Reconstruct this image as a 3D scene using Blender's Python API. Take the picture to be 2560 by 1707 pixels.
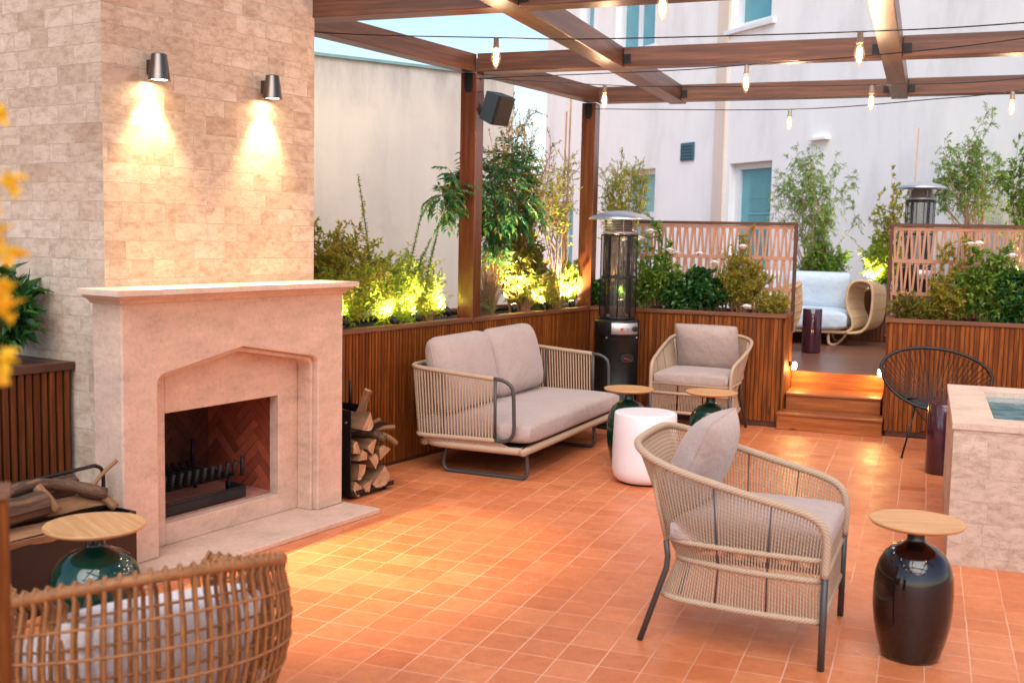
import bpy, math, random
import numpy as np
from mathutils import Vector, Matrix
random.seed(7)
R=math.radians; sin=math.sin; cos=math.cos; PI=math.pi
scene=bpy.context.scene
for o in list(bpy.data.objects): bpy.data.objects.remove(o)
# ------------------------------------------------------------------ camera
H=1.6
YAW,PIT,ROL,PHI=[R(v) for v in (-20.636,-5.5207,1.17787,10.8835)]
_f=Vector((sin(YAW)*cos(PIT),cos(YAW)*cos(PIT),sin(PIT))); _r=Vector((cos(YAW),-sin(YAW),0)); _u=_r.cross(_f)
_c,_s=cos(ROL),sin(ROL)
r_=_c*_r+_s*_u; u_=-_s*_r+_c*_u
cam=bpy.data.cameras.new('camera'); cam_o=bpy.data.objects.new('camera',cam); scene.collection.objects.link(cam_o)
m=Matrix((r_,u_,-_f)).transposed().to_4x4(); m.translation=Vector((0,0,H)); cam_o.matrix_world=m
cam.sensor_width=36; cam.lens=36*2734.3/2560; cam.clip_end=500; cam.clip_start=.05
cam.dof.use_dof=True; cam.dof.focus_distance=6.9; cam.dof.aperture_fstop=3.2
scene.camera=cam_o
# ------------------------------------------------------------------ world, sun, exposure
SUN_EL,SUN_AZ=48,165      # azimuth the light comes from, degrees clockwise from +Y
wd=bpy.data.worlds.new('World'); scene.world=wd; wd.use_nodes=True
nt=wd.node_tree; bg=nt.nodes['Background']; sky=nt.nodes.new('ShaderNodeTexSky'); sky.sky_type='NISHITA'
sky.sun_disc=False; sky.sun_elevation=R(SUN_EL); sky.sun_rotation=R(SUN_AZ); sky.air_density=1.0; sky.dust_density=.8; sky.ozone_density=3.5
mxs=nt.nodes.new('ShaderNodeMix'); mxs.data_type='RGBA'; mxs.blend_type='MULTIPLY'; mxs.inputs[0].default_value=1; mxs.inputs[7].default_value=(1.12,1.02,.90,1); nt.links.new(sky.outputs[0],mxs.inputs[6]); nt.links.new(mxs.outputs[2],bg.inputs[0]); bg.inputs[1].default_value=.10
sl=bpy.data.lights.new('sun','SUN'); sl.energy=1.1; sl.angle=R(50); sl.color=(1,.975,.94)
so=bpy.data.objects.new('sun',sl); scene.collection.objects.link(so)
sd=Vector((sin(R(SUN_AZ))*cos(R(SUN_EL)),cos(R(SUN_AZ))*cos(R(SUN_EL)),sin(R(SUN_EL))))
so.rotation_euler=sd.to_track_quat('Z','Y').to_euler()
vs=scene.view_settings; scene.display_settings.display_device='sRGB'; vs.view_transform='Standard'; vs.look='None'; vs.gamma=1; vs.exposure=1.27
scene.cycles.max_bounces=6; scene.cycles.transparent_max_bounces=16; scene.cycles.sample_clamp_indirect=6
scene.cycles.caustics_reflective=False; scene.cycles.caustics_refractive=False
COL=scene.collection
# ------------------------------------------------------------------ frames
AV=Vector((sin(PHI),cos(PHI),0)); NV=Vector((cos(PHI),-sin(PHI),0))
def W(n,a,z=0): return NV*n+AV*a+Vector((0,0,z))
# ------------------------------------------------------------------ materials
MATS={}
class NT:
    def __init__(s,name):
        s.m=bpy.data.materials.new(name); s.m.use_nodes=True; s.t=s.m.node_tree; s.b=s.t.nodes['Principled BSDF']; MATS[name]=s.m
    def n(s,k,**kw):
        x=s.t.nodes.new(k)
        for a,v in kw.items(): setattr(x,a,v)
        return x
    def l(s,a,b): s.t.links.new(a,b)
    def val(s,sock,v):
        if hasattr(v,'links') or hasattr(v,'is_linked'): s.l(v,sock)
        else: sock.default_value=v
    def noise(s,vec,scale,detail=4,rough=.6):
        x=s.n('ShaderNodeTexNoise'); x.inputs['Scale'].default_value=scale; x.inputs['Detail'].default_value=detail; x.inputs['Roughness'].default_value=rough
        if vec is not None: s.l(vec,x.inputs['Vector'])
        return x.outputs['Fac']
    def uv(s,scale=(1,1,1)):
        u=s.n('ShaderNodeTexCoord').outputs['UV']; mp=s.n('ShaderNodeMapping'); mp.inputs['Scale'].default_value=scale; s.l(u,mp.inputs[0]); return mp.outputs[0]
    def obj(s,scale=(1,1,1)):
        u=s.n('ShaderNodeTexCoord').outputs['Object']; mp=s.n('ShaderNodeMapping'); mp.inputs['Scale'].default_value=scale; s.l(u,mp.inputs[0]); return mp.outputs[0]
    def ramp(s,fac,stops):
        x=s.n('ShaderNodeValToRGB'); e=x.color_ramp.elements
        e[0].position=stops[0][0]; e[0].color=(*stops[0][1],1); e[1].position=stops[-1][0]; e[1].color=(*stops[-1][1],1)
        for p,c in stops[1:-1]:
            q=e.new(p); q.color=(*c,1)
        s.l(fac,x.inputs[0]); return x.outputs[0]
    def mix(s,fac,a,b,mode='MIX'):
        x=s.n('ShaderNodeMix',data_type='RGBA',blend_type=mode)
        for k,v in ((0,fac),(6,a),(7,b)):
            if isinstance(v,(int,float)): x.inputs[k].default_value=v
            elif isinstance(v,tuple): x.inputs[k].default_value=(*v[:3],1)
            else: s.l(v,x.inputs[k])
        return x.outputs[2]
    def math(s,op,a,b=0.0,c=None):
        x=s.n('ShaderNodeMath',operation=op)
        for k,v in ((0,a),(1,b)):
            if isinstance(v,(int,float)): x.inputs[k].default_value=v
            else: s.l(v,x.inputs[k])
        if c is not None: x.inputs[2].default_value=c
        return x.outputs[0]
    def bump(s,h,strength=.3,dist=.01):
        x=s.n('ShaderNodeBump'); x.inputs['Strength'].default_value=strength; x.inputs['Distance'].default_value=dist; s.l(h,x.inputs['Height']); s.l(x.outputs[0],s.b.inputs['Normal'])
    def set(s,color=None,rough=None,metal=None,**kw):
        if color is not None:
            if isinstance(color,tuple): s.b.inputs['Base Color'].default_value=(*color[:3],1)
            else: s.l(color,s.b.inputs['Base Color'])
        if rough is not None:
            if isinstance(rough,(int,float)): s.b.inputs['Roughness'].default_value=rough
            else: s.l(rough,s.b.inputs['Roughness'])
        if metal is not None: s.b.inputs['Metallic'].default_value=metal
        for k,v in kw.items(): s.b.inputs[k.replace('_',' ')].default_value=v
        return s
    def island(s): return s.n('ShaderNodeNewGeometry').outputs['Random Per Island']
def sc(c,k): return tuple(x*k for x in c)

def plain(name,col,rough=.5,metal=0,var=.12,scale=8,bump=0,bscale=80,**kw):
    t=NT(name); v=t.obj()
    f=t.noise(v,scale,5); c=t.ramp(f,[(.3,sc(col,1-var)),(.7,sc(col,1+var))])
    t.set(c,rough,metal,**kw)
    if bump: t.bump(t.noise(v,bscale,3),bump,.004)
    return t.m
def fabric(name,col,var=.07):
    t=NT(name); v=t.obj(); f=t.noise(v,6,4); c=t.ramp(f,[(.3,sc(col,1-var)),(.7,sc(col,1+var))])
    w=t.noise(v,260,3,.6); c=t.mix(.45,c,t.ramp(w,[(.35,sc(col,.62)),(.65,sc(col,1.32))]))
    t.set(c,.95,Sheen_Weight=.25)
    cr=t.n('ShaderNodeTexNoise'); cr.noise_type='RIDGED_MULTIFRACTAL'; cr.inputs['Scale'].default_value=3.2; cr.inputs['Detail'].default_value=2; t.l(t.obj((1,1,1.6)),cr.inputs['Vector'])
    h=t.math('ADD',t.math('MULTIPLY',t.noise(v,8,4),2.6),t.math('ADD',t.math('MULTIPLY',cr.outputs[0],.8),t.math('MULTIPLY',w,.25)))
    t.bump(h,.6,.014); return t.m
def wood(name,c1,c2,rough=.45,axis='v',gs=1,island=True,coat=0,spec=.5):
    t=NT(name)
    # uv: u,v metres ; grain runs along v (axis v) or u
    k=(28*gs,1.6*gs,1) if axis=='v' else (1.6*gs,28*gs,1)
    g=t.noise(t.uv(k),1.0,6,.65); w=t.noise(t.uv((3,3,3)),1,3)
    c=t.ramp(g,[(.25,sc(c1,.75)),(.45,c1),(.6,c2),(.8,sc(c2,1.2))])
    c=t.mix(t.math('MULTIPLY',w,.5),c,sc(c1,.55))
    if island:
        i=t.island(); c=t.mix(.75,c,t.ramp(i,[(0,(.82,.80,.78)),(.5,(1,1,1)),(1,(1.16,1.14,1.1))]),'MULTIPLY')
    # knots
    vo=t.n('ShaderNodeTexVoronoi'); vo.inputs['Scale'].default_value=1.0; t.l(t.uv((5,1.8,1) if axis=='v' else (1.8,5,1)),vo.inputs['Vector'])
    kn=t.ramp(vo.outputs['Distance'],[(.03,(1,1,1)),(.09,(0,0,0))]); 
    kf=t.n('ShaderNodeSeparateColor'); t.l(kn,kf.inputs[0]); c=t.mix(t.math('MULTIPLY',kf.outputs[0],.7),c,sc(c1,.2))
    t.set(c,rough,Coat_Weight=coat,Coat_Roughness=.25); t.b.inputs['Specular IOR Level'].default_value=spec
    t.bump(g,.25,.003); return t.m
def brick_rand(t,vec,bw,bh,off=.5,mortar=.002,freq=2,squash=1,sqf=2):
    def one(c1,c2,ms):
        b=t.n('ShaderNodeTexBrick'); b.offset=off; b.offset_frequency=freq; b.squash=squash; b.squash_frequency=sqf
        b.inputs['Scale'].default_value=1; b.inputs['Brick Width'].default_value=bw; b.inputs['Row Height'].default_value=bh
        b.inputs['Mortar Size'].default_value=ms; b.inputs['Mortar Smooth'].default_value=.3; b.inputs['Bias'].default_value=0
        b.inputs['Color1'].default_value=(*c1,1); b.inputs['Color2'].default_value=(*c2,1); b.inputs['Mortar'].default_value=(.5,.5,.5,1)
        t.l(vec,b.inputs['Vector']); return b
    b=one((0,0,0),(1,1,1),mortar); s=t.n('ShaderNodeSeparateColor'); t.l(b.outputs['Color'],s.inputs[0])
    return s.outputs[0],b.outputs['Fac']
def perbrick(t,rnd,scale,detail=8,rough=.7,stretch=(1,1,1)):
    v=t.uv(stretch); cb=t.n('ShaderNodeCombineXYZ'); t.l(t.math('MULTIPLY',rnd,37.0),cb.inputs[0]); t.l(t.math('MULTIPLY',rnd,91.0),cb.inputs[2])
    ad=t.n('ShaderNodeVectorMath',operation='ADD'); t.l(v,ad.inputs[0]); t.l(cb.outputs[0],ad.inputs[1]); return t.noise(ad.outputs[0],scale,detail,rough)
def stone(name,bw,bh,off,sq,sqf,cols,reliefk):
    t=NT(name); v=t.uv()
    rnd,mort=brick_rand(t,v,bw,bh,off,.0016,2,sq,sqf)
    wide=t.noise(v,1.1,3); big=perbrick(t,rnd,13,9,.72,(1,1.7,1)); vein=perbrick(t,rnd,34,6,.7,(.6,2.2,1)); fine=t.noise(t.uv((1,1.3,1)),120,6,.7)
    c=t.ramp(rnd,cols)
    c=t.mix(.62,c,t.ramp(big,[(.36,(1.16,1.15,1.13)),(.47,(1.02,1.01,1.0)),(.54,(.88,.82,.76)),(.62,(.68,.57,.48)),(.72,(.60,.47,.37))]),'MULTIPLY')
    c=t.mix(.35,c,t.ramp(vein,[(.36,(1.1,1.1,1.1)),(.5,(1,.98,.96)),(.64,(.78,.70,.63))]),'MULTIPLY')
    c=t.mix(.6,c,t.ramp(wide,[(.35,(.9,.88,.87)),(.65,(1.08,1.07,1.06))]),'MULTIPLY')
    vo=t.n('ShaderNodeTexVoronoi'); vo.inputs['Scale'].default_value=75; t.l(t.uv((1,1.8,1)),vo.inputs['Vector'])
    pm=t.math('MULTIPLY',t.math('LESS_THAN',vo.outputs['Distance'],.17),t.math('GREATER_THAN',big,.47))
    c=t.mix(t.math('MULTIPLY',pm,.55),c,(.20,.15,.12)); c=t.mix(t.math('MULTIPLY',mort,.12),c,(.36,.29,.23))
    t.set(c,.78)
    h=t.math('ADD',t.math('MULTIPLY',rnd,reliefk),t.math('ADD',t.math('MULTIPLY',mort,-.45),t.math('ADD',t.math('MULTIPLY',big,-.35),t.math('ADD',t.math('MULTIPLY',fine,.22),t.math('MULTIPLY',pm,-.8)))))
    t.bump(h,.9,.006)
stone('stone_brick',.21,.0905,.42,.62,3,[(0,(.44,.335,.255)),(.22,(.53,.425,.335)),(.45,(.50,.395,.31)),(.7,(.58,.48,.39)),(.85,(.55,.45,.36)),(1,(.45,.33,.245))],1.1)
stone('counter_brick',.33,.112,.5,.7,2,[(0,(.56,.44,.35)),(.5,(.62,.50,.41)),(1,(.50,.38,.29))],.5)
def travertine(name,col):
    t=NT(name); big=t.noise(t.obj((1,1,2.6)),4.5,9,.68); fine=t.noise(t.obj(),42,7,.72)
    c=t.ramp(big,[(.30,sc(col,.76)),(.45,sc(col,.96)),(.58,sc(col,1.06)),(.72,sc(col,1.20))])
    c=t.mix(.5,c,t.ramp(fine,[(.35,(.80,.76,.72)),(.5,(1,1,1)),(.66,(1.1,1.1,1.1))]),'MULTIPLY')
    vo=t.n('ShaderNodeTexVoronoi'); vo.inputs['Scale'].default_value=55; t.l(t.obj((1,1,.55)),vo.inputs['Vector'])
    pm=t.math('MULTIPLY',t.math('LESS_THAN',vo.outputs['Distance'],.13),t.math('GREATER_THAN',t.noise(t.obj(),9,4),.50))
    c=t.mix(t.math('MULTIPLY',pm,.5),c,(.22,.15,.12))
    t.set(c,.7); t.bump(t.math('ADD',fine,t.math('MULTIPLY',pm,-1.2)),.55,.005); return t.m
travertine('travertine',(.60,.425,.325)); travertine('travertine_top',(.64,.49,.385))
def tiles():
    t=NT('floor_tile'); u=t.uv()
    mp=t.n('ShaderNodeMapping'); mp.inputs['Location'].default_value=(2.715,-5.165+.33,0); t.l(u,mp.inputs[0])
    wv=t.n('ShaderNodeTexNoise'); wv.inputs['Scale'].default_value=5; t.l(u,wv.inputs['Vector'])
    vm=t.n('ShaderNodeVectorMath',operation='SCALE'); vm.inputs['Scale'].default_value=.006; t.l(wv.outputs['Color'],vm.inputs[0])
    va=t.n('ShaderNodeVectorMath',operation='ADD'); t.l(mp.outputs[0],va.inputs[0]); t.l(vm.outputs[0],va.inputs[1])
    wob=t.noise(u,1.7,4); rnd,mort=brick_rand(t,va.outputs[0],.1642,.165,0,.0030,2,1,2)
    big=t.noise(u,1.1,6); fine=t.noise(u,70,6,.7); mott=perbrick(t,rnd,17,7,.7)
    base=t.ramp(rnd,[(0,(.59,.160,.054)),(.2,(.65,.205,.074)),(.5,(.63,.185,.064)),(.8,(.70,.235,.090)),(1,(.61,.168,.056))])
    c=t.mix(.65,base,t.ramp(big,[(.3,(.86,.82,.78)),(.7,(1.12,1.14,1.2))]),'MULTIPLY')
    c=t.mix(.7,c,t.ramp(mott,[(.3,(.82,.76,.70)),(.5,(1,1,1)),(.7,(1.12,1.16,1.25))]),'MULTIPLY')
    c=t.mix(.4,c,t.ramp(fine,[(.3,(.78,.72,.66)),(.6,(1.05,1.05,1.05))]),'MULTIPLY')
    gw=t.ramp(wob,[(.38,(.30,.30,.30)),(.58,(.9,.9,.9))]); gs=t.n('ShaderNodeSeparateColor'); t.l(gw,gs.inputs[0])
    c=t.mix(t.math('MULTIPLY',mort,gs.outputs[0]),c,(.80,.46,.29))
    # pale mineral scuffs and darker drips
    sp=t.noise(t.uv((1,.7,1)),2.6,9,.78); sm=t.n('ShaderNodeMapRange'); sm.inputs[1].default_value=.63; sm.inputs[2].default_value=.70; t.l(sp,sm.inputs[0]); c=t.mix(t.math('MULTIPLY',sm.outputs[0],.30),c,(.78,.52,.40))
    dp=t.noise(t.uv((1.3,1,1)),3.7,8,.75); dm=t.n('ShaderNodeMapRange'); dm.inputs[1].default_value=.62; dm.inputs[2].default_value=.72; t.l(dp,dm.inputs[0]); c=t.mix(t.math('MULTIPLY',dm.outputs[0],.22),c,(.34,.09,.035))
    rr=t.n('ShaderNodeMapRange'); t.l(t.noise(u,4,7,.7),rr.inputs[0]); rr.inputs[1].default_value=.3; rr.inputs[2].default_value=.7; rr.inputs[3].default_value=.24; rr.inputs[4].default_value=.52
    r3=t.math('ADD',t.math('ADD',rr.outputs[0],t.math('MULTIPLY',mort,.25)),t.math('MULTIPLY',rnd,.08)); t.set(c,r3); t.b.inputs['Specular IOR Level'].default_value=.6
    h=t.math('ADD',t.math('MULTIPLY',mort,-.6),t.math('ADD',t.math('MULTIPLY',fine,.12),t.math('ADD',t.math('MULTIPLY',rnd,.16),t.math('MULTIPLY',mott,.35))))
    t.bump(h,.45,.004)
tiles()
wood('slat_wood',(.165,.042,.007),(.35,.102,.016),.6,spec=.18)
wood('slat_wood_dark',(.12,.030,.008),(.22,.060,.014),.55,spec=.2)
wood('cap_wood',(.17,.060,.025),(.27,.105,.045),.5,axis='u')
wood('beam_wood',(.095,.034,.015),(.185,.070,.032),.38,axis='u',gs=.8,coat=.15,island=True)
wood('post_wood',(.12,.030,.010),(.22,.062,.022),.28,axis='v',gs=.8,coat=.4)
wood('step_wood',(.30,.080,.016),(.46,.150,.034),.38,axis='u')
wood('table_wood',(.64,.32,.125),(.78,.46,.21),.45,axis='u',gs=1.5,island=False)
wood('log_side',(.20,.095,.04),(.36,.18,.085),.85,axis='v')
wood('bark',(.065,.035,.02),(.20,.105,.055),.95,axis='v')
def deckmat():
    t=NT('deck_wood'); v=t.uv(); rnd,mort=brick_rand(t,v,2.4,.095,.37,.004,2,1,2)
    g=t.noise(t.uv((2,40,1)),1,6,.6); c=t.ramp(g,[(.3,(.17,.060,.035)),(.7,(.30,.125,.08))])
    c=t.mix(.6,c,t.ramp(rnd,[(0,(.7,.7,.7)),(1,(1.3,1.3,1.3))]),'MULTIPLY'); c=t.mix(mort,c,(.02,.01,.008))
    t.set(c,.32); t.bump(t.math('ADD',g,t.math('MULTIPLY',mort,-4.0)),.3,.004)
deckmat()
def endgrain():
    t=NT('log_end'); v=t.obj(); f=t.noise(v,25,6,.7); c=t.ramp(f,[(.3,(.34,.17,.08)),(.7,(.60,.36,.20))]); t.set(c,.9); t.bump(f,.5,.01)
endgrain()
def rope(name,col):
    t=NT(name); w=t.n('ShaderNodeTexWave'); w.bands_direction='DIAGONAL'; w.inputs['Scale'].default_value=38; w.inputs['Distortion'].default_value=.6; t.l(t.uv(),w.inputs[0])
    c=t.ramp(w.outputs[0],[(0,sc(col,.72)),(.6,sc(col,1.08))]); t.set(c,.85); t.bump(w.outputs[0],.5,.002)
rope('rope',(.50,.36,.245)); plain('rattan',(.34,.14,.046),.5,var=.25,scale=40,bump=.3); plain('rattan_light',(.62,.42,.24),.55,var=.15,scale=40)
plain('metal_dark',(.075,.07,.068),.45,.3); plain('metal_black',(.010,.0095,.0095),.38,.2,var=.3)
plain('iron_black',(.012,.011,.012),.6,.2,var=.4,bump=.4); plain('steel',(.55,.53,.53),.42,.9,var=.05); plain('steel_dull',(.62,.63,.68),.32,.85,var=.05)
plain('vase_green',(.002,.034,.021),.10,0,var=.1,Coat_Weight=.4,Coat_Roughness=.05); plain('vase_brown',(.009,.003,.003),.09,0,var=.1,Coat_Weight=.4,Coat_Roughness=.05)
plain('drum_purple',(.050,.012,.026),.14,0,var=.1,Coat_Weight=.6); plain('white_plastic',(.82,.78,.80),.4,var=.02); plain('plastic_black',(.02,.02,.022),.5,var=.1)
plain('speaker_grey',(.035,.055,.065),.55,var=.06); plain('speaker_grille',(.012,.011,.010),.7,bump=.4,bscale=400)
plain('soil',(.05,.032,.02),.95,var=.4,scale=30,bump=.8); plain('lattice',(.46,.235,.15),.7,var=.15); plain('frame_wood',(.085,.03,.016),.45,var=.2)
plain('white_frame',(.78,.78,.80),.45,var=.03); plain('knob_red',(.5,.02,.015),.4); plain('cord_black',(.012,.012,.014),.5); plain('socket',(.32,.25,.20),.45,.2)
plain('bronze',(.17,.14,.12),.33,1,var=.06); plain('blind_teal',(.16,.42,.46),.6,var=.05); plain('vent_teal',(.05,.13,.17),.6); plain('petal',(.88,.82,.80),.6,var=.04)
plain('bamboo_cane',(.55,.33,.18),.6); plain('stem',(.20,.11,.05),.8,var=.3); plain('stem_pale',(.42,.23,.12),.8,var=.3); plain('stem_green',(.22,.28,.06),.7,var=.2)
plain('flashing',(.25,.42,.40),.5); plain('rubber',(.01,.01,.01),.8)
fabric('cushion_taupe',(.45,.35,.315)); fabric('cushion_white',(.80,.74,.73)); fabric('cushion_blue',(.58,.68,.76))
def plaster(name,col,stain,ss=1.0):
    t=NT(name); v=t.uv(); a=t.noise(t.uv((1,.35,1)),.9,7,.65); b=t.noise(t.uv((3.5,.12,1)),1.2,4,.6); f=t.noise(v,30,5)
    c=t.ramp(a,[(.32,sc(col,.84)),(.5,col),(.68,sc(col,1.05))]); c=t.mix(.5*ss,c,t.ramp(b,[(.35,stain),(.6,(1,1,1))]),'MULTIPLY')
    if name=='plaster_beige':
        sx=t.n('ShaderNodeSeparateXYZ'); t.l(t.uv(),sx.inputs[0]); mr=t.n('ShaderNodeMapRange'); mr.inputs[1].default_value=2.75; mr.inputs[2].default_value=3.4; t.l(sx.outputs[1],mr.inputs[0])
        dn=t.noise(t.uv((2.2,.5,1)),1.6,6,.7); dr=t.n('ShaderNodeMapRange'); dr.inputs[1].default_value=.42; dr.inputs[2].default_value=.66; t.l(dn,dr.inputs[0])
        c=t.mix(t.math('MULTIPLY',t.math('MULTIPLY',mr.outputs[0],dr.outputs[0]),.7),c,(.34,.30,.26))
        pn=t.noise(v,1.9,8,.72); pr=t.n('ShaderNodeMapRange'); pr.inputs[1].default_value=.56; pr.inputs[2].default_value=.66; t.l(pn,pr.inputs[0]); c=t.mix(t.math('MULTIPLY',pr.outputs[0],.22),c,(.50,.40,.33))
    t.set(c,.92); t.bump(f,.15,.01)
plaster('plaster_beige',(.72,.64,.555),(.86,.82,.76),.5); plaster('plaster_white',(.90,.885,.865),(.93,.92,.91),.5); plaster('plaster_pipe',(.74,.62,.52),(.9,.86,.84))
def brickred():
    t=NT('fire_brick'); i=t.island(); f=t.noise(t.obj(),30,5); c=t.ramp(i,[(0,(.26,.05,.022)),(.5,(.38,.08,.034)),(1,(.46,.11,.05))]); c=t.mix(.5,c,t.ramp(f,[(.3,(.6,.55,.5)),(.7,(1.1,1.1,1.1))]),'MULTIPLY'); t.set(c,.85); t.bump(f,.4,.003)
brickred(); MATS['shaded_brick']=MATS['fire_brick'].copy(); MATS['shaded_brick'].name='shaded_brick'  # darkened copy of the fire brick, with firebox shade painted into its colour
for n_ in MATS['shaded_brick'].node_tree.nodes:
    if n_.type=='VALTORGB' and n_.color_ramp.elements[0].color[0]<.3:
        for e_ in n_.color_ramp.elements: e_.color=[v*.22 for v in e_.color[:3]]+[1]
plain('hearth_brick',(.46,.19,.14),.8,var=.2,scale=20); plain('mortar',(.10,.075,.06),.95)
def glass(name,tint,rough=.02,alpha=.25):
    t=NT(name); t.set(tint,rough); t.b.inputs['Transmission Weight'].default_value=0
    tr=t.n('ShaderNodeBsdfTransparent'); tr.inputs[0].default_value=(*tint,1); mx=t.n('ShaderNodeMixShader'); gl=t.n('ShaderNodeBsdfGlossy'); gl.inputs['Roughness'].default_value=rough
    fr=t.n('ShaderNodeFresnel'); fr.inputs[0].default_value=1.45
    t.l(t.math('ADD',fr.outputs[0],alpha*.15),mx.inputs[0]); t.l(tr.outputs[0],mx.inputs[1]); t.l(gl.outputs[0],mx.inputs[2]); t.l(mx.outputs[0],t.t.nodes['Material Output'].inputs[0])
glass('glass_clear',(.97,.97,.96)); 
def pane():
    t=NT('window_pane'); t.set((.05,.20,.23),.06); t.b.inputs['Specular IOR Level'].default_value=.8
    f=t.noise(t.uv((.6,.6,1)),1.5,2); c=t.ramp(f,[(.3,(.09,.29,.34)),(.7,(.15,.40,.45))]); t.set(c)
pane()
def water():
    t=NT('water'); t.set((.10,.20,.24),.05); v=t.uv(); f=t.noise(v,14,3); c=t.ramp(t.noise(v,7,4),[(.35,(.09,.20,.25)),(.65,(.28,.42,.46))]); t.set(c); t.bump(f,.15,.01)
water()
def emit(name,col,st):
    t=NT(name); t.set(sc(col,.5),.4); t.b.inputs['Emission Color'].default_value=(*col,1); t.b.inputs['Emission Strength'].default_value=st
emit('filament',(1,.66,.30),60); emit('lamp_disc',(1,.78,.45),30); emit('step_lens',(1,.66,.22),22); emit('spot_lens',(1,.80,.35),30)
def meshscreen():
    t=NT('mesh_screen'); t.set((.03,.03,.03),.5); tr=t.n('ShaderNodeBsdfTransparent'); mx=t.n('ShaderNodeMixShader'); mx.inputs[0].default_value=.36
    t.l(tr.outputs[0],mx.inputs[1]); t.l(t.b.outputs[0],mx.inputs[2]); t.l(mx.outputs[0],t.t.nodes['Material Output'].inputs[0])
meshscreen()
def bulbglass():
    t=NT('bulb_glass'); tr=t.n('ShaderNodeBsdfTransparent'); em=t.n('ShaderNodeEmission'); em.inputs[0].default_value=(1,.55,.22,1); em.inputs[1].default_value=.6
    mx=t.n('ShaderNodeMixShader'); mx.inputs[0].default_value=.25; t.l(tr.outputs[0],mx.inputs[1]); t.l(em.outputs[0],mx.inputs[2]); t.l(mx.outputs[0],t.t.nodes['Material Output'].inputs[0])
bulbglass()
def leafmat(name,stops,trans=.35,rough=.45):
    t=NT(name); i=t.island(); c=t.ramp(i,stops); t.set(c,rough)
    tl=t.n('ShaderNodeBsdfTranslucent'); t.l(t.mix(1,c,(1.5,1.5,.9),'MULTIPLY'),tl.inputs[0]); mx=t.n('ShaderNodeMixShader'); mx.inputs[0].default_value=trans
    t.l(t.b.outputs[0],mx.inputs[1]); t.l(tl.outputs[0],mx.inputs[2]); t.l(mx.outputs[0],t.t.nodes['Material Output'].inputs[0])
leafmat('leaf_dark',[(0,(.012,.060,.020)),(.5,(.030,.125,.030)),(1,(.09,.22,.045))],.25,.3)
leafmat('leaf_mid',[(0,(.05,.14,.025)),(.5,(.14,.28,.04)),(1,(.30,.40,.07))])
leafmat('leaf_teal',[(0,(.022,.12,.065)),(.55,(.06,.22,.09)),(.85,(.17,.30,.07)),(1,(.32,.17,.07))],.35,.38)
leafmat('leaf_yellow',[(0,(.15,.27,.03)),(.5,(.32,.42,.05)),(1,(.54,.46,.07))],.55)
leafmat('leaf_olive',[(0,(.13,.17,.025)),(.5,(.32,.34,.05)),(.8,(.52,.46,.08)),(1,(.45,.22,.08))],.55)
leafmat('leaf_bronze',[(0,(.07,.10,.022)),(.4,(.18,.19,.035)),(.75,(.34,.32,.05)),(1,(.30,.13,.07))],.55)
leafmat('leaf_bamboo',[(0,(.10,.22,.05)),(.5,(.20,.36,.08)),(1,(.36,.48,.14))],.4)
leafmat('leaf_tan',[(0,(.35,.22,.12)),(1,(.60,.42,.26))],.4)
leafmat('leaf_gold',[(0,(.72,.48,.02)),(.6,(.85,.62,.03)),(1,(.85,.48,.10))],.4)
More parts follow.
